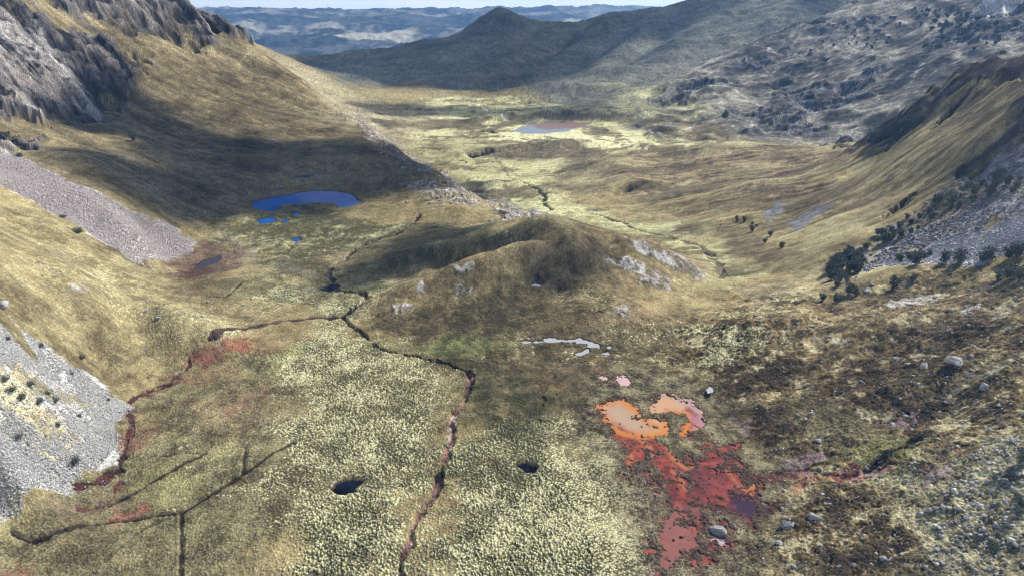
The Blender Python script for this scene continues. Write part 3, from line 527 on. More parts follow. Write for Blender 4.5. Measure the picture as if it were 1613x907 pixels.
for p, wd in (([(745,244),(762,242),(770,236)], 9), ([(740,208),(758,207),(775,208)], 7), ([(990,298),(1010,290)], 4), ([(1520,150),(1500,175),(1490,185)], 6), ([(1410,330),(1420,318),(1435,308)], 5)):
    cut(p, wd, 4, (.025,.022,.02), (.08,.07,.06), namp=4, soft=2)

# ------------------------------------------------------------------ water
WATER = []
def pond(pts, kind, lvl=None, R=8.0, namp=.8, nlam=5.0, seed=110, drop=.15, bank=.25, noct=5, stub=True):
    sl, d = region(pts, 1, namp, nlam, seed, True, R + 1, noct)
    q = [topt(p) for p in pts]
    if lvl is None:
        zs = [at(*p)[2] if len(p) == 2 else 0 for p in pts]; lvl = float(np.percentile(zs, 25)) - drop
    ring = sstep(0, R, d); rim = lvl + .05 + bank * sstep(0, 1.2, d) + .12 * np.clip(N3[sl] * .5 + TU[sl], 0, 1) * sstep(0, .5, d)
    Zt[sl] = np.where(d < 0, lvl - .05 - .5 * sstep(0, 1.5, -d), rim * (1 - ring) + Zt[sl] * ring)
    inner = 1 - sstep(0, .9, d); COL[sl] += (c3(.05,.04,.025) - COL[sl]) * (inner * .8)[..., None]
    cx = np.array([[a * math.exp(s), math.exp(s)] for a, s in q]); c = cx.mean(0)
    dd = np.linalg.norm(cx - c, axis=1, keepdims=True)
    WATER.append((kind, lvl, q, namp, nlam, seed, noct))
    return lvl
TARN = [(395,322),(400,314),(430,308),(470,303),(505,299),(540,300),(555,306),(562,314),(573,318),(560,321),(557,325),(531,327),(527,321),(495,320),(470,322),(450,323),(440,328),(425,331),(412,327)]
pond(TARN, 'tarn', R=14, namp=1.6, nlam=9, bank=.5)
pond([(405,347),(410,343),(422,342),(435,344),(437,347),(425,351),(410,351)], 'tarn pool', R=5, namp=.6); pond([(443,347),(450,345),(455,347),(448,350)], 'tarn pool', R=3, namp=.3)
pond([(460,337),(470,335),(473,338),(466,341)], 'tarn pool', R=3, namp=.4); pond([(460,376),(470,374),(474,378),(464,381)], 'tarn pool', R=3, namp=.3); pond([(463,279),(475,275),(492,273),(493,276),(483,280),(470,281)], 'tarn pool', R=9, namp=1.2, bank=.4)
pond([(428,299),(440,297),(448,298),(436,300)], 'tarn pool', R=6, namp=.8, bank=.4)
pond([(525,768),(530,760),(543,755),(558,753),(573,755),(562,764),(557,772),(545,776),(530,776)], 'dark pool', R=2.5, namp=.35, nlam=2, drop=.5, bank=.4)
pond([(815,731),(825,727),(838,729),(846,735),(842,741),(832,742),(824,736)], 'dark pool', R=2.5, namp=.5, nlam=2, drop=.5, bank=.4)
pond([(512,452),(518,448),(526,446),(534,449),(528,453),(519,456)], 'dark pool', R=2.5, namp=.8, nlam=4, drop=.8, bank=.5)
pond([(808,538),(850,537),(860,531),(885,530),(905,532),(915,530),(935,536),(950,543),(945,549),(930,545),(920,540),(900,537),(880,537),(860,539),(830,540)], 'bright pool', R=4, namp=1.1, nlam=3)
pond([(905,556),(918,552),(928,547),(925,555),(912,560)], 'bright pool', R=2, namp=.6, nlam=2.5); pond([(948,556),(958,553),(962,557),(952,560)], 'bright pool', R=1.5, namp=.4, nlam=2.5); pond([(955,545),(961,543),(964,546),(958,549)], 'bright pool', R=1.5, namp=.3, nlam=2.5)
pond([(1115,612),(1119,608),(1122,614),(1116,618)], 'bright pool', R=1.5, namp=.2, nlam=2)
pond([(838,446),(845,441),(853,446),(850,453),(843,451)], 'bright pool', R=2, namp=.6, nlam=3); pond([(330,405),(345,402),(350,410),(320,420),(300,425),(310,412)], 'dusky pool', R=4, namp=1.8, nlam=5)
LAKE = [(808,206),(820,200),(835,196),(860,192),(900,190),(935,192),(915,200),(895,206),(860,210),(830,210)]
pond(LAKE, 'lake', R=35, namp=3, nlam=30, bank=1.0, drop=1)
pond([(1040,198),(1060,196),(1075,198),(1055,200)], 'lake pool', R=25, namp=3, nlam=30, bank=1.0)

# the iron-red bog: one level of water, ground standing out of it as tufts and islands
BOG = [(930,610),(960,590),(1040,588),(1110,605),(1145,650),(1160,700),(1215,740),(1220,790),(1180,830),(1190,880),(1160,1000),(1130,1100),(1000,1100),(1010,960),(1035,900),(1010,820),(970,750),(935,700),(925,650)]
sl, db = region(BOG, 1, 2, 12, 120, True, 12); BL = float(np.mean([at(*p)[2] for p in [(985,660),(1060,640),(1050,760),(1150,770),(1080,850)]])) - .1
def areas(polys, lines, a, s, x, y):
    f = np.full(a.shape, 9.0, np.float32)
    for p in polys: f = np.minimum(f, sdf_as(a, s, [topt(t) for t in p]) * y)
    for p, wd in lines: f = np.minimum(f, sdf_as(a, s, [topt(t) for t in p], False) * y - wd)
    return f
WP = [[(944,645),(955,631),(975,628),(990,630),(992,640),(1008,650),(1004,658),(1018,662),(1028,655),(1048,667),(1050,683),(1030,688),(1012,692),(1002,690),(985,688),(968,682),(950,660)],
      [(1022,652),(1030,635),(1036,622),(1060,618),(1090,628),(1108,643),(1112,660),(1095,676),(1078,684),(1072,682),(1082,664),(1080,650),(1055,647),(1035,650),(1028,656)],
      [(960,672),(1010,690),(1022,700),(1012,722),(1000,748),(990,745),(985,715),(968,690)], [(1000,700),(1030,705),(1050,725),(1040,735),(1005,730)],
      [(1115,705),(1145,700),(1158,720),(1150,735),(1115,740)], [(1110,725),(1150,735),(1180,765),(1150,780),(1110,765)], [(1142,772),(1180,775),(1200,800),(1180,810),(1145,800)],
      [(1052,765),(1075,762),(1088,785),(1075,800),(1060,795)], [(1045,830),(1068,815),(1095,830),(1095,858),(1072,858),(1050,900),(1036,900),(1050,860)], [(1112,833),(1128,826),(1148,840),(1145,850),(1120,848)], [(1085,745),(1120,740),(1125,790),(1095,790)]]
WL = [([(1075,683),(1095,690),(1120,695),(1140,715)], .35), ([(1028,700),(1050,715),(1080,738),(1095,730)], .5), ([(1040,720),(1060,740),(1060,765),(1080,790),(1062,815),(1050,840)], .8), ([(1050,840),(1050,870),(1040,907),(1030,960),(1028,1050)], .9),
      ([(1180,765),(1190,750),(1200,745)], .35), ([(1200,745),(1230,742),(1280,746)], .3), ([(1085,870),(1100,890),(1115,930)], .35), ([(1095,800),(1110,835)], .3), ([(975,596),(985,605)], 1.2), ([(950,597),(955,600)], .5), ([(1055,720),(1110,735)], .3), ([(1100,770),(1140,790)], .5)]
LAND = [[(1030,650),(1050,647),(1078,650),(1080,658),(1068,664),(1045,663),(1032,657)], [(1025,672),(1033,668),(1038,672),(1030,677)], [(1060,668),(1072,665),(1075,690),(1055,695),(1052,680)]]
f = areas(WP, WL, AG[sl], SG[sl], X[sl], Y[sl]); fl_ = areas(LAND, [], AG[sl], SG[sl], X[sl], Y[sl])
nb = fbm(X[sl], Y[sl], 5.0, 4, 140, .75); spots = fbm(X[sl], Y[sl], 1.3, 2, 150, .6)
fO = areas(WP[:2], [], AG[sl], SG[sl], X[sl], Y[sl]); f = np.where(fO < 1.5, f, np.maximum(f, -.35))
wet = -np.maximum(f, -fl_ - .2) + nb * 1.4 + .25 * spots - np.clip(spots - .33, 0, 1) * 4
BIG = [(985,690),(1030,700),(1060,735),(1110,720),(1150,700),(1165,730),(1200,760),(1195,810),(1150,815),(1110,800),(1100,850),(1150,850),(1130,880),(1070,880),(1045,960),(1020,960),(1045,850),(1055,790),(1030,745),(995,750)]
f2 = sdf_as(AG[sl], SG[sl], [topt(t) for t in BIG]) * Y[sl]; nb2 = fbm(X[sl], Y[sl], 4.2, 5, 145, .72)
wet = np.maximum(wet, np.clip(-f2 / 3, -2, 1) * .9 + nb2 * 2.6 - 1.2)        # above 0: open water
inb = (1 - sstep(-2, 9, db)).astype(np.float32)
bogz = BL - np.clip(wet, -1.2, 1) * .28 + np.clip(-wet, 0, 1) * (.16 * TU[sl] + .06 * N3[sl])
Zt[sl] = Zt[sl] * (1 - inb) + bogz.astype(np.float32) * inb; Zt[sl] = np.where((wet < 0) & (db < 12), np.maximum(Zt[sl], BL + .1), Zt[sl])
out = inb * sstep(0, .5, -wet); COL[sl] += (tone(c3(.045,.04,.022), c3(.27,.245,.14), .5 + .5 * nb + .4 * (TU[sl] - .4) + .3 * N3[sl]) - COL[sl]) * (out * .75)[..., None]
rim = inb * (1 - sstep(.0, 1.3, -wet)); COL[sl] += (c3(.13,.05,.035) - COL[sl]) * (rim * .6)[..., None]
st_ = inb * (1 - sstep(-2, 5, f2 + 2 * nb)) * .55; COL[sl] += (c3(.10,.055,.045) - COL[sl]) * st_[..., None]

# grain: single tufts, stones and sticks finer than the modelled relief
gr = rng.standard_normal((NS, NA)).astype(np.float32); gr = np.clip(gr, -2.2, 2.6)
gk = .19 + .05 * CLIFFM + .14 * bare + .12 * M_edge + .10 * rock2 - .10 * far
COL *= np.clip(1 + gr * gk, .3, 1.9)[..., None]
# straw is greyer than it first seems
COL = .205 * (np.clip(COL, .004, 1) / .205) ** 1.5; lum = COL.mean(-1, keepdims=True); COL = lum + (COL - lum) * .68

# ------------------------------------------------------------------ materials
def mat(name, rough=.9, spec=.2):
    m = bpy.data.materials.new(name); m.use_nodes = True; t = m.node_tree; b = t.nodes['Principled BSDF']
    b.inputs['Roughness'].default_value = rough; b.inputs['Specular IOR Level'].default_value = spec
    return m, t, b
def nnode(t, scale, detail=4, rough=.6):
    n = t.nodes.new('ShaderNodeTexNoise'); n.inputs['Scale'].default_value = scale; n.inputs['Detail'].default_value = detail; n.inputs['Roughness'].default_value = rough
    c = t.nodes.new('ShaderNodeTexCoord'); t.links.new(c.outputs['Object'], n.inputs['Vector']); return n
def ground_mat(name, scale, lo=.72, hi=1.3):
    m, t, b = mat(name, .95, .1); at_ = t.nodes.new('ShaderNodeAttribute'); at_.attribute_name = 'Col'
    n = nnode(t, scale, 5, .7); r = t.nodes.new('ShaderNodeMapRange'); r.inputs[1].default_value = .3; r.inputs[2].default_value = .7; r.inputs[3].default_value = lo; r.inputs[4].default_value = hi
    x = t.nodes.new('ShaderNodeMix'); x.data_type = 'RGBA'; x.blend_type = 'MULTIPLY'; x.inputs[0].default_value = 1
    t.links.new(n.outputs[0], r.inputs[0]); t.links.new(at_.outputs['Color'], x.inputs[6]); t.links.new(r.outputs[0], x.inputs[7]); t.links.new(x.outputs[2], b.inputs['Base Color'])
    return m
M_ground = ground_mat('grass_and_soil', 2.2); M_mount = ground_mat('mountain_ground', .12); M_far = ground_mat('far_hills', .006)
def tag(o, label, cat=None, group=None, kind=None):
    o['label'] = label
    if cat: o['category'] = cat
    if group: o['group'] = group
    if kind: o['kind'] = kind
    return o
def mesh_np(name, V, F, mats, col=None, smooth=False, parent=None, mi=None):
    me = bpy.data.meshes.new(name); k = F.shape[1]
    me.vertices.add(len(V)); me.vertices.foreach_set('co', np.ascontiguousarray(V, np.float32).ravel())
    me.loops.add(F.size); me.loops.foreach_set('vertex_index', np.ascontiguousarray(F, np.int32).ravel())
    me.polygons.add(len(F)); me.polygons.foreach_set('loop_start', np.arange(0, F.size, k, dtype=np.int32))
    if smooth: me.polygons.foreach_set('use_smooth', np.ones(len(F), bool))
    for m in (mats if isinstance(mats, (list, tuple)) else [mats]): me.materials.append(m)
    if col is not None:
        a = me.color_attributes.new('Col', 'FLOAT_COLOR', 'POINT'); c4 = np.ones((len(V), 4), np.float32); c4[:, :3] = col; a.data.foreach_set('color', c4.ravel())
    me.update(calc_edges=True)
    o = bpy.data.objects.new(name, me); sc.collection.objects.link(o)
    if parent: o.parent = parent
    return o

# ------------------------------------------------------------------ the ground sheet, cut along natural borders into ground, slopes and ridges
LAB = np.zeros((NS, NA), np.int8)                       # 0 = ground of the basin
def lab(pts, k):
    sl, d = region(pts, 0, 0, 1, pad=0); LAB[sl][d < 0] = k
LAB[Y > 4600] = 6
lab([(560,178),(600,213),(640,240),(690,268),(740,304),('w',.02,390),('w',.1,330),(1000,378),(1060,398),(1130,440),(1200,418),(1080,340),(1000,320),(900,280),(930,245),('w',.15,930),('w',.2,1050),(1010,188),(960,150),(830,148),(700,128),(540,130)], 1)
lab([(1130,440),(1250,430),(1450,402),(1613,408),('w',1.35,160),('w',1.35,1000),('w',.8,700),('w',.6,900),(1260,231),(1100,226),(940,240),(900,280),(1000,320),(1080,340),(1200,418)], 2)
lab([('w',-1.35,60),('w',-1.2,70),(0,785),(150,745),(190,690),(190,640),(240,560),(400,500),(330,440),(315,380),(330,345),(420,262),(520,245),(600,240),('w',-.2,640),('w',-.3,900),('w',-.5,4500),('w',-1.35,4500)], 3)
lab([('w',.17,1100),('w',.2,1000),('w',.6,905),('w',.8,705),('w',1.35,1005),('w',1.35,4500),('w',.35,2200),('w',.25,1800),(1060,132),(1005,188)], 4)
lab([('w',-.5,4550),('w',-.3,1500),('w',-.22,2100),(540,130),(700,128),(830,148),(960,150),(1010,188),(1060,132),('w',.25,1800),('w',.35,2200),('w',1.3,4500)], 5)
lab(KNOLL, 7)
NAMES = {0: ('ground', 'tussock grass floor of the near basin', M_ground), 1: ('valley_floor', 'pale green floor of the lower valley', M_ground), 2: ('right_slope', 'grassy spur with dark crags on the right', M_ground), 3: ('left_slope', 'golden mountainside with grey crags on the left', M_ground),
         4: ('rocky_mountain', 'blue-grey rocky mountainside across the side valley', M_mount), 5: ('middle_ridge', 'dark pointed ridge under cloud shadow', M_mount), 6: ('far_mountains', 'hazy blue mountains on the horizon', M_far), 7: ('knoll', 'brown rounded knoll in the middle of the basin', M_ground)}
idx = np.arange(NS * NA, dtype=np.int32).reshape(NS, NA)
FA = np.stack([idx[:-1, :-1], idx[:-1, 1:], idx[1:, 1:], idx[1:, :-1]], -1).reshape(-1, 4); FL = LAB[:-1, :-1].ravel()
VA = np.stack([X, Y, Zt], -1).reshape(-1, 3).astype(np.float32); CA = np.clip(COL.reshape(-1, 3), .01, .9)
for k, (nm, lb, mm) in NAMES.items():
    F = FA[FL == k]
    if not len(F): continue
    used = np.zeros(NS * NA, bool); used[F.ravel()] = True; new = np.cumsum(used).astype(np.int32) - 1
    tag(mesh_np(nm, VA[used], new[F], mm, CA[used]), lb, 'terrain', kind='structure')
del FA, VA, CA

ZU = np.empty((len(US), NA), np.float32)
for _j in range(NA): ZU[:, _j] = np.interp(US, SG[:, _j], Zt[:, _j])
def zat(x, y):
    """height of the finished ground"""
    x = np.asarray(x, float); y = np.asarray(y, float); fi = np.clip(np.interp(np.log(y), US, np.arange(len(US))), 0, len(US) - 1.001); fj = np.clip(np.interp(x / y, A, np.arange(NA)), 0, NA - 1.001)
    i, j = fi.astype(int), fj.astype(int); ti, tj = fi - i, fj - j
    return (ZU[i, j] * (1 - tj) + ZU[i, j + 1] * tj) * (1 - ti) + (ZU[i + 1, j] * (1 - tj) + ZU[i + 1, j + 1] * tj) * ti
def spot(u, v): x, y, _ = atw(u, v); return x, y, float(zat(x, y))

# ------------------------------------------------------------------ water sheets
def water_mat(name, col, rough=.04, bump_=.02, scale=.8, col2=None, nscale=.05, spec=.5):
    m, t, b = mat(name, rough, spec); b.inputs['IOR'].default_value = 1.33; b.inputs['Base Color'].default_value = (*col, 1)
    if col2:
        n = nnode(t, nscale, 6, .6); r = t.nodes.new('ShaderNodeValToRGB'); r.color_ramp.elements[0].position = .46; r.color_ramp.elements[1].position = .52
        r.color_ramp.elements[0].color = (*col, 1); r.color_ramp.elements[1].color = (*col2, 1); t.links.new(n.outputs[0], r.inputs[0]); t.links.new(r.outputs[0], b.inputs['Base Color'])
    n = nnode(t, scale, 3); bp = t.nodes.new('ShaderNodeBump'); bp.inputs['Strength'].default_value = bump_ * 5; bp.inputs['Distance'].default_value = .05
    t.links.new(n.outputs[0], bp.inputs['Height']); t.links.new(bp.outputs[0], b.inputs['Normal']); return m
WM = {'tarn': water_mat('tarn_water', (.008,.17,.70), col2=(.006,.13,.56), nscale=.06, spec=.22), 'tarn pool': water_mat('tarn_pool_water', (.008,.085,.33)), 'dark pool': water_mat('peat_water', (.004,.004,.008), spec=.15), 'dusky pool': water_mat('dusky_water', (.055,.045,.055)),  # tarn and tarn pool: sky reflection put into the blue base colour
      'bright pool': water_mat('still_water', (.42,.43,.46), .1), 'lake': water_mat('lake_water', (.30,.36,.41), .2), 'lake pool': water_mat('lake_pool_water', (.3,.36,.42), .2)}  # bright pool: pale grey base colour stands in for reflected cloud
_t = WM['lake'].node_tree; _a = _t.nodes.new('ShaderNodeAttribute'); _a.attribute_name = 'Col'; _t.links.new(_a.outputs['Color'], _t.nodes['Principled BSDF'].inputs['Base Color'])
WLAB = {'tarn': 'large blue tarn on the shaded shelf', 'tarn pool': 'small blue pool near the tarn', 'dark pool': 'black peat pool among the pale tussocks', 'dusky pool': 'dull bluish puddle by the scree tip', 'bright pool': 'thin bright puddle in the brown bog', 'lake': 'distant pale blue and red lake in the lower valley', 'lake pool': 'small pale pool beside the far lake'}
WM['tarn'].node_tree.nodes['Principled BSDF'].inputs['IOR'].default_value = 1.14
for kind, lvl, q, namp, nlam, sd, no in WATER:
    ar = np.array([[a * math.exp(s_), math.exp(s_)] for a, s_ in q]); lo, hi = ar.min(0) - 2 * namp - 1, ar.max(0) + 2 * namp + 1; n = 64
    gx, gy = np.meshgrid(np.linspace(lo[0], hi[0], n), np.linspace(lo[1], hi[1], n)); d = sdf_as(gx / gy, np.log(gy), q) * gy + namp * fbm(gx, gy, nlam, no, sd, .6, dist=gy)
    i = np.arange(n * n).reshape(n, n); F = np.stack([i[:-1, :-1], i[:-1, 1:], i[1:, 1:], i[1:, :-1]], -1).reshape(-1, 4); F = F[(d.ravel()[F] < .35).any(1)]
    used = np.zeros(n * n, bool); used[F.ravel()] = True; new = np.cumsum(used) - 1
    lc = None
    if kind == 'lake':
        dl = sdf_as(gx / gy, np.log(gy), [topt(t) for t in [(838,199),(850,190),(900,186),(950,190),(930,199),(905,201),(885,200),(880,206),(862,206),(850,203)]]) * gy + 12 * fbm(gx, gy, 60, 4, 777, .6)
        lc = tone(c3(.30,.36,.41), c3(.30,.18,.15), (1 - sstep(-8, 8, dl))).reshape(-1, 3)[used]
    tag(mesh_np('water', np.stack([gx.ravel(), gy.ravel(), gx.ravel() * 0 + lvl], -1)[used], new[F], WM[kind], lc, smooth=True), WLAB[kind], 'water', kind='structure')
# bog water
xs = [atw(*p)[:2] for p in BOG]; bx = np.array(xs); gx_ = np.arange(bx[:, 0].min() - 2, bx[:, 0].max() + 16, .35); gy_ = np.arange(max(bx[:, 1].min(), 60) - 2, bx[:, 1].max() + 2, .35)
GX, GY = np.meshgrid(gx_, gy_); ga, gs = GX / GY, np.log(GY)
n1 = fbm(GX, GY, 7, 5, 160, .7); n2 = fbm(GX, GY, 2.2, 4, 170, .7)
def soft_in(pts, soft, na=1.0):
    d = sdf_as(ga, gs, [topt(t) for t in pts]) * GY + na * n1; return (1 - sstep(-soft, soft, d))[..., None]
def soft_ln(pts, wd, soft=.4, na=.5):
    d = sdf_as(ga, gs, [topt(t) for t in pts], False) * GY + na * n2; return (1 - sstep(wd - soft, wd + soft, d))[..., None]
BC = np.empty(GX.shape + (3,)); BC[:] = tone(c3(.13,.034,.026), c3(.34,.08,.05), .5 + .9 * n2 + .4 * n1)
BC += (c3(.28,.12,.10) - BC) * soft_in([(1040,800),(1100,800),(1100,860),(1060,1050),(990,1050),(1030,880)], 3) * .8
BC += (tone(c3(.52,.21,.07), c3(.50,.28,.14), .5 + .5 * n1) - BC) * soft_in([(935,650),(940,620),(1000,618),(1035,650),(1060,665),(1052,690),(1010,690),(975,672)], 1.2)
_o = (sdf_as(ga, gs, [topt(t) for t in WP[0]]) * GY, sdf_as(ga, gs, [topt(t) for t in WP[1]]) * GY)
BC += (c3(.60,.22,.05) - BC) * (1 - sstep(.5, 1.6, np.abs(np.minimum(*_o) + .4)))[..., None] * .8
BC += (c3(.44,.34,.26) - BC) * soft_in([(950,645),(975,640),(1000,655),(1025,680),(990,678),(965,665)], 2, .6) * .8  # painted cloud reflection: greyish sheen on the orange pool
BC += (c3(.55,.33,.20) - BC) * soft_in([(1020,660),(1025,620),(1060,612),(1085,630),(1080,645),(1050,645),(1040,668)], 1.2)
BC += (c3(.42,.33,.33) - BC) * soft_in([(1020,630),(1035,605),(1080,605),(1120,640),(1110,650),(1085,640),(1060,618)], 1) * .8
BC += (c3(.42,.22,.26) - BC) * soft_in([(1085,650),(1125,650),(1120,690),(1090,672)], 1.2) * .8
BC += (c3(.045,.028,.05) - BC) * soft_in([(1138,772),(1170,772),(1205,795),(1200,815),(1160,808),(1140,795)], 2.2, 3.5)
for p, wd in (([(1000,688),(1022,705),(1028,722)], .5), ([(1050,705),(1060,722),(1082,740),(1098,730)], .5), ([(1060,742),(1072,755),(1080,772)], .4), ([(992,720),(993,748),(1005,752)], .8), ([(1145,735),(1160,755),(1185,772)], .4), ([(1180,770),(1192,750),(1205,742)], .8), ([(1200,745),(1285,746)], 1.2), ([(1000,752),(1020,790)], .6)):
    BC += (c3(.42,.16,.065) - BC) * soft_ln(p, wd)
BC += (c3(.06,.03,.05) - BC) * (soft_in([(1085,735),(1140,740),(1165,775),(1150,820),(1110,820),(1090,780)], 4, 3) * np.clip(.35 + .8 * n2, 0, 1)[..., None])
BC += (c3(.60,.42,.44) - BC) * soft_in([(935,585),(995,590),(995,612),(945,610)], 1)
BC += (c3(.5,.45,.5) - BC) * soft_in([(1108,828),(1150,836),(1150,856),(1115,852)], .8)
idb = np.arange(GX.size).reshape(GX.shape); FB = np.stack([idb[:-1, :-1], idb[:-1, 1:], idb[1:, 1:], idb[1:, :-1]], -1).reshape(-1, 4)
inside = (sdf_as(ga, gs, [topt(t) for t in BOG]) * GY < 3)[:-1, :-1].ravel(); FB = FB[inside]
mB, tB, bB = mat('iron_red_water', .12, .5); bB.inputs['IOR'].default_value = 1.33; aB = tB.nodes.new('ShaderNodeAttribute'); aB.attribute_name = 'Col'; tB.links.new(aB.outputs['Color'], bB.inputs['Base Color'])
tag(mesh_np('water', np.stack([GX, GY, GX * 0 + BL], -1).reshape(-1, 3), FB, mB, BC.reshape(-1, 3), smooth=True), 'orange and red iron-stained pool in the bog', 'water', kind='structure')

# ------------------------------------------------------------------ clouds overhead (outside the picture), whose shadows lie on the land
mC, tC, bC = mat('cloud', 1.0, 0); bC.inputs['Base Color'].default_value = (.92, .93, .95, 1)
aC = tC.nodes.new('ShaderNodeAttribute'); aC.attribute_name = 'Col'; tC.links.new(aC.outputs['Fac'], bC.inputs['Alpha'])
mC.use_transparent_shadow = True if hasattr(mC, 'use_transparent_shadow') else None
def cloud(pts, h, soft, namp, nlam, dens_=1.0, seed=400, n=90, label='white fair-weather cloud out of view, shading the land'):
    g = np.array([atw(*p) if len(p) == 2 else (p[1] * p[2], p[2], p[3] if len(p) > 3 else 0) for p in pts]); k = (h - g[:, 2]) / SUN_DIR[2]
    o = g + SUN_DIR * k[:, None]; lo = o[:, :2].min(0) - soft - namp; hi = o[:, :2].max(0) + soft + namp
    gx, gy = np.meshgrid(np.linspace(lo[0], hi[0], n), np.linspace(lo[1], hi[1], n))
    d = sdf_as(gx, gy, [tuple(t) for t in o[:, :2]]) + namp * fbm(gx, gy, nlam, 6, seed, .6)
    al = (1 - sstep(-soft, soft, d)) * dens_; th = np.sqrt(np.clip(-d + soft, 0, None)) * 3.0
    nz_ = fbm(gx, gy, nlam * .6, 6, seed + 9, .6)
    up_ = h + th * (1 + .6 * nz_); dn = h - th * .25 * (1 + .3 * nz_) - .5; V = np.concatenate([np.stack([gx, gy, up_], -1).reshape(-1, 3), np.stack([gx, gy, dn], -1).reshape(-1, 3)])
    i = np.arange(n * n).reshape(n, n); q = np.stack([i[:-1, :-1], i[:-1, 1:], i[1:, 1:], i[1:, :-1]], -1).reshape(-1, 4); keep = (al.ravel()[q] > .004).any(1); q = q[keep]
    a2 = 1 - np.sqrt(1 - np.clip(al, 0, .9999)); A2 = np.concatenate([a2.ravel()] * 2); F = np.concatenate([q, q[:, ::-1] + n * n])
    used = np.zeros(len(V), bool); used[F.ravel()] = True; new = np.cumsum(used) - 1
    tag(mesh_np('cloud', V[used], new[F], mC, np.repeat(A2[used][:, None], 3, 1), smooth=True), label, 'cloud', kind='structure')
H1 = 1250; zt = float(max(Zt.max(), CAM_H) + 25); print('TOP', zt, [float(Zt[Y < k].max()) for k in (500, 1200, 3000, 6000)])
def w3(u, y): a = pa(u, 60); return ('w', a, y, float(np.interp(math.log(y), US, UB[:, int(np.interp(a, A, np.arange(NA)))])))
cloud([(70,175),(150,125),(205,112),(235,140),(300,178),(420,212),(520,220),(600,232),(680,262),(745,305),(700,322),(600,325),(570,335),(400,338),(320,368),(230,330),(150,285),(100,235),(150,235),(240,262),(230,235),(150,200),(90,190)], H1, 12, 26, 70, .95, 400)
cloud([(500,455),(540,415),(600,385),(660,352),(740,345),(775,352),(770,372),(700,395),(640,425),(560,465),(520,470)], H1, 7, 9, 25, .75, 410)
cloud([(842,420),(866,388),(900,372),(948,380),(966,405),(952,432),(915,450),(862,444)], zt + 40, 4, 4, 18, .75, 420, 60); cloud([(850,362),(865,345),(940,352),(965,366),(930,372),(880,372)], zt + 40, 3, 4, 14, .5, 425, 60)
def q_(u, v, y): return ('w', pa(u, v), y, CAM_H - y * mslope(v))
cloud([q_(380,90,2900),q_(505,90,3000),q_(600,74,3050),q_(690,60,3100),q_(740,42,3150),q_(785,20,3200),q_(870,44,3250),q_(930,36,3150),q_(1000,20,3050),q_(1090,4,2900),q_(1200,-20,2800),(1170,12),(1090,40),(1010,70),(960,100),(900,130),(840,142),(760,142),(640,134),(560,131),q_(470,112,2200)], 1500, 70, 110, 420, .84, 430, 120)
cloud([(560,166),(620,162),(700,168),(800,170),(880,166),(960,172),(990,180),(900,184),(780,182),(680,184),(600,182)], 1400, 30, 30, 130, .8, 440)
cloud([q_(1230,25,2300),q_(1250,5,2350),q_(1280,-10,2450),q_(1330,-30,2500),q_(1370,-30,2300),q_(1330,0,2150),q_(1270,30,2150)], 1500, 40, 40, 200, .9, 450, 60); cloud([(1000,85),(1100,40),(1200,10),(1180,25),(1100,62),(1030,98)], 1500, 40, 60, 250, .6, 455, 60)
cloud([(1490,292),(1510,262),(1545,230),(1580,190),(1625,150),('w',.9,290,75),('w',.9,240,60),(1610,268),(1560,290),(1520,300)], H1, 4, 8, 30, .7, 460, 70)  # unseen cloud added to darken the spur's lower crag
cloud([(1360,222),(1395,205),(1425,180),w3(1460,520),w3(1510,450),w3(1560,410),(1590,92),(1560,120),(1500,150),(1460,190),(1430,205),(1385,222)], H1, 4, 7, 26, .8, 465, 70)  # another unseen cloud, put in to darken the crags along the spur crest
for p_ in ([('w', -.6, 6500, -300), ('w', -.2, 7500, -400), ('w', 0, 9500, -300), ('w', -.25, 11000, -100), ('w', -.6, 9500, -200)], [('w', -.5, 14000, 0), ('w', 0, 13500, 0), ('w', .15, 18000, 0), ('w', -.3, 16500, 0)]):
    cloud(p_, 2600, 200, 600, 2200, .85, 470 + int(p_[0][2] / 1000))

# ------------------------------------------------------------------ haze
mH = bpy.data.materials.new('haze'); mH.use_nodes = True; tH = mH.node_tree; tH.nodes.clear()
oH = tH.nodes.new('ShaderNodeOutputMaterial'); vH = tH.nodes.new('ShaderNodeVolumePrincipled'); vH.inputs['Color'].default_value = (.26, .52, 1.0, 1)
vH.inputs['Density'].default_value = 8.5e-5; vH.inputs['Anisotropy'].default_value = .2; tH.links.new(vH.outputs[0], oH.inputs['Volume'])
zb = float(Zt.min() - 1); xw = 1.36 * 26500
V = np.array([(x, y, z) for z in (zb, zt) for y in (-300, 26600) for x in (-xw, xw)], float); F = np.array([[0, 2, 3, 1], [4, 5, 7, 6], [0, 1, 5, 4], [2, 6, 7, 3], [0, 4, 6, 2], [1, 3, 7, 5]])
tag(mesh_np('haze', V, F, mH), 'thin blue air over the valley', 'haze', kind='stuff')


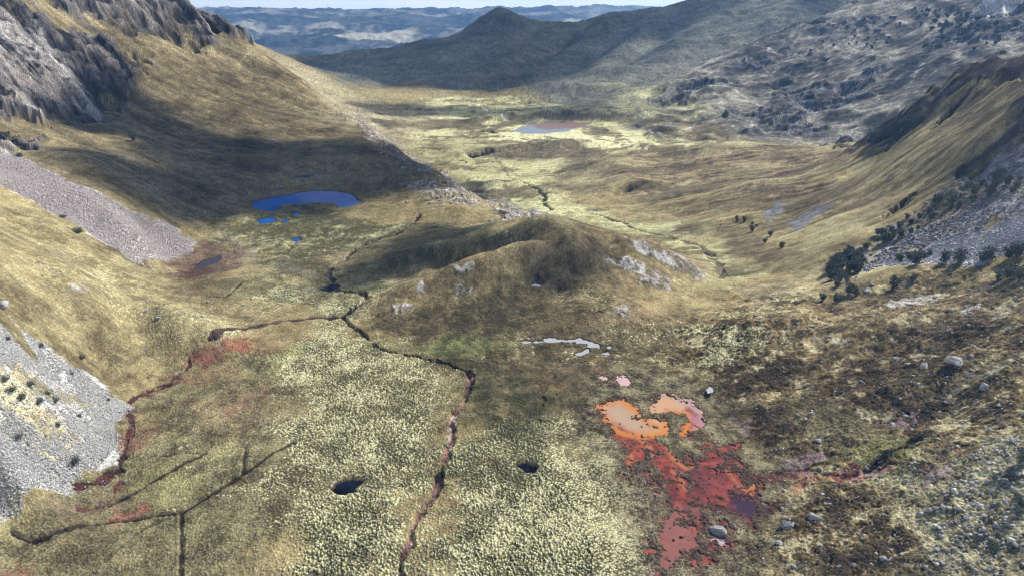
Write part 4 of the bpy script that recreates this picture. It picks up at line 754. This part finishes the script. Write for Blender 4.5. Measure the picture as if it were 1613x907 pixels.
# ------------------------------------------------------------------ loose stones of the screes (countless: one object per scree)
def stones(name, label, polys, n, size, cd, cl, namp=3.0, seed=1, keep=None, flat=.6):
    r = np.random.default_rng(seed); PX, PY = [], []
    for p in polys:
        q = [topt(t) for t in p]; w = np.array([[a * math.exp(s), math.exp(s)] for a, s in q]); lo, hi = w.min(0), w.max(0)
        x = r.uniform(lo[0], hi[0], n * 6); y = r.uniform(max(lo[1], 48), hi[1], n * 6)
        d = sdf_as(x / y, np.log(y), q) * y + namp * fbm(x, y, 14, 4, 50, .6); ok = d < r.uniform(-2.5, .8, len(d))
        if keep: dk = sdf_as(x / y, np.log(y), [topt(t) for t in keep]) * y + 4 * fbm(x, y, 9, 4, 52, .7); ok &= (dk > 0) | (r.random(len(x)) < .12)
        ok &= (np.abs(x / y) < 1.25); x, y = x[ok][:n], y[ok][:n]; PX.append(x); PY.append(y)
    x, y = np.concatenate(PX), np.concatenate(PY); m = len(x)
    s = size * np.exp(r.normal(0, .38, m)); base = np.array([(i, j, k) for i in (-1, 1) for j in (-1, 1) for k in (-1, 1)], float)
    V = base[None] * (1 + r.uniform(-.45, .3, (m, 8, 3))) * (np.stack([s, s * r.uniform(.55, .95, m), s * flat * r.uniform(.5, 1, m)], -1) * .5)[:, None]
    ax = r.normal(size=(m, 3)); ax[:, 2] *= 2; ax /= np.linalg.norm(ax, axis=1, keepdims=True); an = r.uniform(0, 2 * math.pi, m)
    c, sn = np.cos(an)[:, None, None], np.sin(an)[:, None, None]; a3 = ax[:, None]
    V = V * c + np.cross(np.broadcast_to(a3, V.shape), V) * sn + a3 * (V * a3).sum(-1, keepdims=True) * (1 - c)
    V += np.stack([x, y, zat(x, y) + s * flat * .18], -1)[:, None]
    f = np.array([(0, 1, 3, 2), (4, 6, 7, 5), (0, 4, 5, 1), (2, 3, 7, 6), (0, 2, 6, 4), (1, 5, 7, 3)])
    F = (np.arange(m)[:, None, None] * 8 + f[None]).reshape(-1, 4)
    t = r.random(m) ** 1.2; C = np.repeat(c3(*cd) + (c3(*cl) - c3(*cd)) * t[:, None], 8, 0)
    return tag(mesh_np(name, V.reshape(-1, 3), F, M_stone, C), label, 'scree', kind='stuff')
M_stone = ground_mat('broken_stone', 3.0, .75, 1.2)
stones('scree', 'pinkish grey scree fan ending in a point beside the bog', [SC_up], 52000, .36, (.30,.27,.26), (.52,.475,.465), seed=2, flat=.45)
stones('scree', 'pale grey scree fan at the near left edge', [SC_lo], 60000, .30, (.29,.285,.272), (.54,.535,.52), seed=3, flat=.42, keep=SC_lo2)
stones('scree', 'blue-grey scree of fine stones on the right', [SC_r], 26000, .32, (.32,.32,.34), (.54,.54,.59), seed=4)
stones('scree', 'coarse dark blocks between the shrubs above the grey scree', [SC_r2], 9000, .6, (.15,.15,.165), (.40,.40,.44), namp=9, seed=5, keep=SLB[0])

# ------------------------------------------------------------------ boulders
mR, tR, bR = mat('boulder_rock', .9, .25); n = nnode(tR, 1.6, 7, .65); r_ = tR.nodes.new('ShaderNodeValToRGB')
r_.color_ramp.elements[0].position = .32; r_.color_ramp.elements[0].color = (.13, .125, .115, 1); r_.color_ramp.elements[1].position = .6; r_.color_ramp.elements[1].color = (.50, .50, .49, 1)
tR.links.new(n.outputs[0], r_.inputs[0]); tR.links.new(r_.outputs[0], bR.inputs['Base Color'])
bp = tR.nodes.new('ShaderNodeBump'); bp.inputs['Strength'].default_value = .6; bp.inputs['Distance'].default_value = .1; tR.links.new(n.outputs[0], bp.inputs['Height']); tR.links.new(bp.outputs[0], bR.inputs['Normal'])
import bmesh
BMESH = []
for k in range(9):
    r = np.random.default_rng(900 + k); bm = bmesh.new()
    pts = r.normal(size=(26, 3)); pts /= np.linalg.norm(pts, axis=1, keepdims=True); pts = np.sign(pts) * np.abs(pts) ** .75
    pts *= np.array([.5, r.uniform(.32, .45), r.uniform(.22, .34)]) * r.uniform(.75, 1.1, (26, 1))
    for p in pts: bm.verts.new(p)
    bmesh.ops.convex_hull(bm, input=bm.verts[:]); bmesh.ops.delete(bm, geom=[v for v in bm.verts if not v.link_faces], context='VERTS')
    bmesh.ops.bevel(bm, geom=bm.edges[:], offset=.02, segments=1, affect='EDGES')
    bmesh.ops.triangulate(bm, faces=bm.faces[:]); bmesh.ops.subdivide_edges(bm, edges=bm.edges[:], cuts=1)
    for v in bm.verts: v.co += Vector(r.normal(size=3) * .012)
    me = bpy.data.meshes.new('boulder'); bm.to_mesh(me); bm.free(); me.materials.append(mR); BMESH.append(me)
def boulder(u, v, size, label, group=None, tall=1.0):
    x, y, z = spot(u, v); o = bpy.data.objects.new('boulder', random.choice(BMESH)); sc.collection.objects.link(o)
    o.location = (x, y, z + size * .1 * tall); o.rotation_euler = (random.uniform(-.25, .25), random.uniform(-.25, .25), random.uniform(0, 6.28)); o.scale = (size, size, size * tall)
    return tag(o, label, 'boulder', group)
for u, v, s_, lb in [(1240,828,3.1,'large white boulder with a black shadow on its left, beside the red bog'), (1283,815,3.0,'broad pale boulder up the slope from the white one beside the bog'), (1227,853,1.8,'flat lilac stone just below the large white boulder'),
    (1551,610,3.0,'broad pale boulder alone high on the right brown slope'), (1503,573,5.0,'largest craggy boulder on the right slope, greyish with dark clefts'), (1412,567,2.6,'pale boulder pair member left of the craggy one'), (1455,580,2.6,'low pale slab between two craggy boulders'),
    (1430,574,2.0,'small pale slab beside the low slab on the right slope'), (1288,698,1.8,'flat white stone above the lilac seep'), (1280,512,1.8,'white stone on the crest of the grassy hummock'), (1217,470,1.6,'single pale stone on the heath below the spur foot'),
    (1190,500,2.2,'pale stone among the dark heath rubble'), (1367,462,3.2,'dark grey boulder at the lower end of the rock rib'), (1595,700,1.8,'flat grey stone near the right edge'), (1391,882,1.6,'white stone low on the right brown slope'),
    (250,501,1.6,'white stone on the round grassy mound at left'), (319,500,1.4,'second white stone on the round grassy mound, nearer the bog'), (4,479,3.2,'bright white slab at the far left edge'), (230,491,1.1,'small white stone above the round mound'),
    (86,439,1.4,'pale stone on the golden slope above the mound'), (383,479,1.8,'flat white stone on the grass saddle by the stream'), (328,476,1.3,'pale stone on the skyline of the round mound'), (100,533,1.3,'white stone on the grass above the lower scree'),
    (1131,835,3.6,'lilac-grey bare rock at the edge of the red bog'), (866,655,.8,'tiny white stone in the brown bog')]: boulder(u, v, s_, lb)
EDGE_R = [(1520,700),(1620,690),(1620,910),(1440,910),(1470,800)]
stones('loose_stones', 'countless small white stones strewn in the straw grass of the lower right corner', [EDGE_R], 450, .38, (.30,.30,.29), (.60,.60,.59), seed=6, flat=.7)
stones('loose_stones', 'small pale stones strewn over the brown heath of the right slope', [[(1180,470),(1340,440),(1620,440),(1620,700),(1460,800),(1440,905),(1200,905),(1230,760),(1180,640)]], 1500, .30, (.24,.24,.23), (.55,.55,.54), seed=7, flat=.7)
stones('loose_stones', 'small white stones sprinkled on the golden slope at left', [[(20,430),(230,430),(420,500),(330,560),(200,620),(150,560),(20,510)]], 500, .28, (.26,.26,.25), (.55,.55,.54), seed=8, flat=.7)
def scatter_px(poly, n, seed):
    r = np.random.default_rng(seed); p = np.array(poly, float); out = []
    while len(out) < n:
        u, v = r.uniform(p[:, 0].min(), p[:, 0].max()), r.uniform(p[:, 1].min(), p[:, 1].max())
        c = False
        for i in range(len(p)):
            (x0, y0), (x1, y1) = p[i], p[(i + 1) % len(p)]
            if (y0 > v) != (y1 > v) and u < (x1 - x0) * (v - y0) / (y1 - y0) + x0: c = not c
        if c: out.append((u, v))
    return out
for poly, n, smin, smax, lb, gp, sd in [
    ([(1350,440),(1460,430),(1613,450),(1613,560),(1480,540),(1380,520)], 34, .6, 1.7, 'small pale stone on the upper right brown slope', 'stones on the upper right slope', 11),
    ([(1180,470),(1340,500),(1380,560),(1260,540),(1170,510)], 20, .5, 1.3, 'small pale stone in the dark heath behind the red bog', 'stones in the heath behind the bog', 12),
    ([(1420,560),(1613,560),(1613,720),(1480,700),(1400,640)], 34, .5, 1.4, 'small pale stone on the dark right slope', 'stones on the dark right slope', 13),
    ([(1520,720),(1613,700),(1613,907),(1440,907),(1460,800)], 60, .5, 1.3, 'small pale stone in the straw grass at lower right', 'stones in the lower right corner', 14),
    ([(1230,770),(1440,760),(1460,900),(1200,900)], 26, .4, 1.0, 'small pale stone on the brown ground right of the bog', 'stones right of the bog', 15),
    ([(1240,715),(1310,712),(1420,735),(1500,745),(1460,760),(1330,752)], 30, .4, .9, 'grey stone lying in the lilac seep', 'stones in the lilac seep', 16),
    ([(40,420),(220,430),(420,500),(330,560),(150,540),(60,500)], 26, .4, 1.0, 'small white stone on the left golden slope', 'stones on the left slope', 17),
    ([(120,740),(200,700),(200,780),(100,800)], 18, .4, .9, 'small white stone fallen below the lower scree', 'stones below the lower scree', 18),
    ([(620,290),(760,305),(760,330),(640,320)], 16, 1.0, 2.6, 'pale block on the rocky lip behind the knoll', 'blocks on the rocky lip', 19),
    ([(670,275),(740,310),(880,345),(820,350),(720,330)], 22, .8, 2.2, 'grey block along the edge above the lower valley', 'blocks along the edge', 20)]:
    rr = np.random.default_rng(sd + 50)
    ps = sorted(scatter_px(poly, n, sd), key=lambda t: t[1])
    for i, (u, v) in enumerate(ps):
        w3_ = ('high in its patch', 'midway in its patch', 'low in its patch')[min(2, 3 * i // len(ps))]
        boulder(u, v, smin + (smax - smin) * rr.random() ** 2, lb + ', ' + w3_, gp)

# ------------------------------------------------------------------ trees and shrubs
mL, tL, bL = mat('grey_green_leaves', .75, .3); aL = tL.nodes.new('ShaderNodeAttribute'); aL.attribute_name = 'Col'; tL.links.new(aL.outputs['Color'], bL.inputs['Base Color'])
mT, tT, bT = mat('bark', .95, .1); bT.inputs['Base Color'].default_value = (.10, .075, .06, 1)
def tube(Vs, Fs, p, q, r0, r1, k=5):
    p, q = np.array(p, float), np.array(q, float); d = q - p; d /= np.linalg.norm(d); u = np.cross(d, (0.3, 1, .2)); u /= np.linalg.norm(u); w = np.cross(d, u); b = len(Vs)
    for c, r in ((p, r0), (q, r1)):
        for i in range(k): t = 2 * math.pi * i / k; Vs.append(c + r * (u * math.cos(t) + w * math.sin(t)))
    for i in range(k): Fs.append((b + i, b + (i + 1) % k, b + k + (i + 1) % k, b + k + i))
def tree_meshes(seed, h, spread, leaves, low=False, leaf=.22):
    r = np.random.default_rng(seed); Vs, Fs, tips = [], [], []
    stems = 3 if not low else 4
    for s in range(stems):
        a = r.uniform(0, 6.28); lean = r.uniform(.1, .35) if not low else r.uniform(.4, .8); m_ = np.array([math.cos(a) * lean * h * .5, math.sin(a) * lean * h * .5, h * r.uniform(.4, .55)])
        if low: m_[2] = h * .35
        tube(Vs, Fs, (r.normal() * .05, r.normal() * .05, -.3), m_, .11 * h / 4, .07 * h / 4)
        for b in range(4):
            a2 = r.uniform(0, 6.28); e = m_ + np.array([math.cos(a2) * spread * r.uniform(.3, .6), math.sin(a2) * spread * r.uniform(.3, .6), h * r.uniform(.12, .42)]); tube(Vs, Fs, m_, e, .06 * h / 4, .02 * h / 4, 4); tips.append(e); tips.append(m_ * .75 + np.array([r.normal() * .25, r.normal() * .25, 0]))
    me = bpy.data.meshes.new('trunk'); me.from_pydata([tuple(v) for v in Vs], [], Fs); me.materials.append(mT)
    T = np.array(tips); n = leaves; c = T[r.integers(0, len(T), n)]; off = r.normal(size=(n, 3)) * np.array([.17, .17, .17]) * spread; ctr = c + off
    ctr[:, 2] = np.clip(ctr[:, 2], .12, None)
    ax = r.normal(size=(n, 3)); ax /= np.linalg.norm(ax, axis=1, keepdims=True); bx_ = np.cross(ax, r.normal(size=(n, 3))); bx_ /= np.linalg.norm(bx_, axis=1, keepdims=True); sz = leaf * r.uniform(.6, 1.3, (n, 1))
    V = np.stack([ctr - ax * sz - bx_ * sz * .6, ctr + ax * sz - bx_ * sz * .6, ctr + ax * sz + bx_ * sz * .6, ctr - ax * sz + bx_ * sz * .6], 1).reshape(-1, 3); F = np.arange(n * 4).reshape(n, 4)
    k = r.random(n)[:, None]; C = np.repeat(np.array([.040, .055, .038]) * (1 - k) + np.array([.15, .175, .13]) * k, 4, 0)
    o = mesh_np('crown', V, F, mL, C); cm = o.data; bpy.data.objects.remove(o); return me, cm
TV = [tree_meshes(700 + i, 3.6, 2.2, 900, leaf=.15) for i in range(5)]; BV = [tree_meshes(720 + i, 1.1, 1.5, 700, True, .08) for i in range(4)]
def joined(tm, cm, name):
    V1 = [tuple(v.co) for v in tm.vertices]; n = len(V1); me = bpy.data.meshes.new(name); me.from_pydata(V1 + [tuple(v.co) for v in cm.vertices], [], [tuple(p.vertices) for p in tm.polygons] + [tuple(i + n for i in p.vertices) for p in cm.polygons])
    me.materials.append(mL); a = me.color_attributes.new('Col', 'FLOAT_COLOR', 'POINT'); a.data.foreach_set('color', np.tile(np.array([.05, .06, .045, 1], np.float32), len(me.vertices))); return me
FV = [joined(*TV[i], 'far_tree') for i in range(3)]
def plant(u, v, k, label, group=None, kind='tree', cat='tree', dy=None):
    x, y, z = spot(u, v); tm, cm = random.choice(TV if kind == 'tree' else BV)
    e = bpy.data.objects.new(kind, None); sc.collection.objects.link(e); e.location = (x, y, z - .05); e.rotation_euler = (0, 0, random.uniform(0, 6.28)); e.scale = (k, k, k * random.uniform(.85, 1.15)); e.empty_display_size = .1
    for n_, m_ in (('trunk' if kind == 'tree' else 'stem', tm), ('crown' if kind == 'tree' else 'foliage', cm)):
        c = bpy.data.objects.new(n_, m_); sc.collection.objects.link(c); c.parent = e
    return tag(e, label, cat, group)
for u, v, k, lb in [(1318,478,.95,'lone dark tree with a long shadow below the thicket'), (1295,473,.7,'low dark tree left of the lone shadowed one'), (1336,465,1.1,'open-crowned tree at the lower tip of the thicket'), (1348,466,.85,'tree touching the open-crowned one on its right'),
    (1406,455,1.15,'rounded dark tree alone in the straw grass above the rock rib'), (1437,444,.8,'slanting dark tree by the grassy hollow right of the rounded one'), (1441,420,1.3,'tall dark tree against the left end of the smooth grey scree'), (1486,416,1.1,'slim dark tree at the foot of the smooth scree'),
    (1508,417,1.3,'full dark tree right of the slim one at the scree foot'), (1555,408,1.4,'tallest of the pair of dark trees at the middle of the scree foot'), (1549,412,1.0,'shorter of the pair of dark trees at the middle of the scree foot'), (1589,406,1.2,'dark tree near the right end of the scree foot'),
    (1603,403,1.4,'last dark tree at the right end of the scree foot'), (1589,440,1.5,'bushy tree on the stony ground under the scree, at right'), (1604,443,1.2,'tree beside the bushy one at the right edge'), (1571,442,.8,'small tree left of the bushy one on stony ground'),
    (1606,732,.75,'tree on the white stones at the right edge, highest of the corner shrubs'), (211,224,1.1,'dark tree alone on the shaded left slope')]: plant(u, v, k, lb)
for poly, n, k0, k1, lb, gp, sd in [
    ([(1300,430),(1308,408),(1345,398),(1378,408),(1355,420),(1345,442),(1330,452),(1312,452)], 34, .7, 1.2, 'dark tree in the thicket at the slope foot', 'trees of the thicket', 31),
    ([(1335,400),(1400,358),(1480,312),(1560,285),(1613,262),(1613,300),(1560,318),(1480,348),(1400,388),(1350,412)], 48, .45, 1.0, 'dark tree in the stand among the coarse blocks', 'trees among the coarse blocks', 32),
    ([(1400,410),(1440,400),(1470,402),(1450,412),(1410,416)], 9, .5, .9, 'small dark tree in the row at the left end of the smooth scree', 'row at the left end of the scree', 33),
    ([(1350,228),(1400,212),(1432,197),(1445,203),(1432,215),(1380,228)], 26, 1.0, 1.9, 'dark tree in the belt along the crest of the right spur', 'trees along the spur crest', 34),
    ([(1150,345),(1180,345),(1250,380),(1235,395),(1195,385)], 9, .5, .9, 'small dark tree scattered at the green foot of the right spur', 'trees at the spur foot', 35)]:
    rr = np.random.default_rng(sd)
    ps = sorted(scatter_px(poly, n, sd), key=lambda t: t[0])
    for i, (u, v) in enumerate(ps):
        w3_ = ('left part', 'middle part', 'right part')[min(2, 3 * i // len(ps))]
        plant(u, v, k0 + (k1 - k0) * rr.random(), lb + ', ' + w3_, gp)
for u, v, k, lb in [(18,615,1.1,'grey-green bush at the left edge of the scree grass, lowest of the first pair'), (33,628,1.2,'grey-green bush second from the left in the scree bushes'), (60,633,1.1,'grey bush in the middle of the scree bushes'), (75,621,.9,'small bush above the gap in the scree bushes'),
    (86,632,1.2,'darkest round bush at the right end of the scree bushes'), (47,607,1.0,'topmost bush of the scree bushes'), (117,730,1.5,'large round bush alone near the lower tip of the pale scree'), (90,670,.8,'small dark bush in the strip of grass on the pale scree'), (124,657,.7,'small grey bush at the edge of the grass strip on the scree'),
    (28,687,1.0,'bush low on the grass strip of the pale scree'), (170,630,.6,'tiny bush at the right rim of the pale scree'), (64,543,1.0,'bush at the upper margin of the pale scree'), (127,561,1.0,'dark bush on the golden grass right of the upper margin'), (112,585,.7,'small bush just inside the scree top'), (12,538,.8,'bush at the far left of the scree top'), (8,598,1.0,'bush cut by the left edge of the picture'),
    (122,369,1.6,'dark bush on the left rim of the pink scree'), (100,345,1.1,'smaller bush higher on the left rim of the pink scree'), (80,185,2.8,'dark bush right under the grey crag, left of the pair'), (107,198,3.0,'widest dark bush under the grey crag'), (137,185,2.4,'dark bush below the hanging tip of the crag'), (30,250,1.8,'bush on the ridge above the pink scree'),
    (1591,747,.8,'dark bush below the tree on white stones'), (1566,757,.9,'left bush of the two dark balls among white stones'), (1579,766,1.0,'right bush of the two dark balls among white stones'), (1606,786,1.0,'large grey-green bush at the right edge'), (1606,803,.9,'bush directly below the large one at the right edge'),
    (1566,799,.8,'small bush on the straw grass near the right edge'), (1583,829,.9,'green-brown bush in the lower right corner'), (1567,860,1.0,'dark bush lowest in the right corner'), (1541,852,.6,'tiny dark bush left of the lowest bush')]: plant(u, v, k, lb, None, 'shrub', 'shrub')
rr = np.random.default_rng(40)
for poly, n, s0, s1, lb, gp in [([(1430,20),(1480,5),(1530,25),(1580,62),(1545,78),(1490,75),(1450,45)], 95, 1.2, 2.2, 'distant blue-green tree scattered on the rocky mountainside', 'trees on the rocky mountainside'),
                        ([(1290,70),(1420,30),(1440,45),(1380,75),(1270,110),(1260,90)], 22, 1.0, 1.8, 'distant dark tree along the shadowed ledge of the rocky mountain', 'trees on the shadowed ledge')]:
    for u, v in scatter_px(poly, n, 41 + n):
        x, y, z = spot(u, v)
        if y < 900: continue
        o = bpy.data.objects.new('tree', random.choice(FV)); sc.collection.objects.link(o); o.location = (x, y, z - .3); k = s0 + (s1 - s0) * rr.random(); o.scale = (k * 1.2, k * 1.2, k); o.rotation_euler = (0, 0, random.uniform(0, 6.28)); tag(o, lb, 'tree', gp)
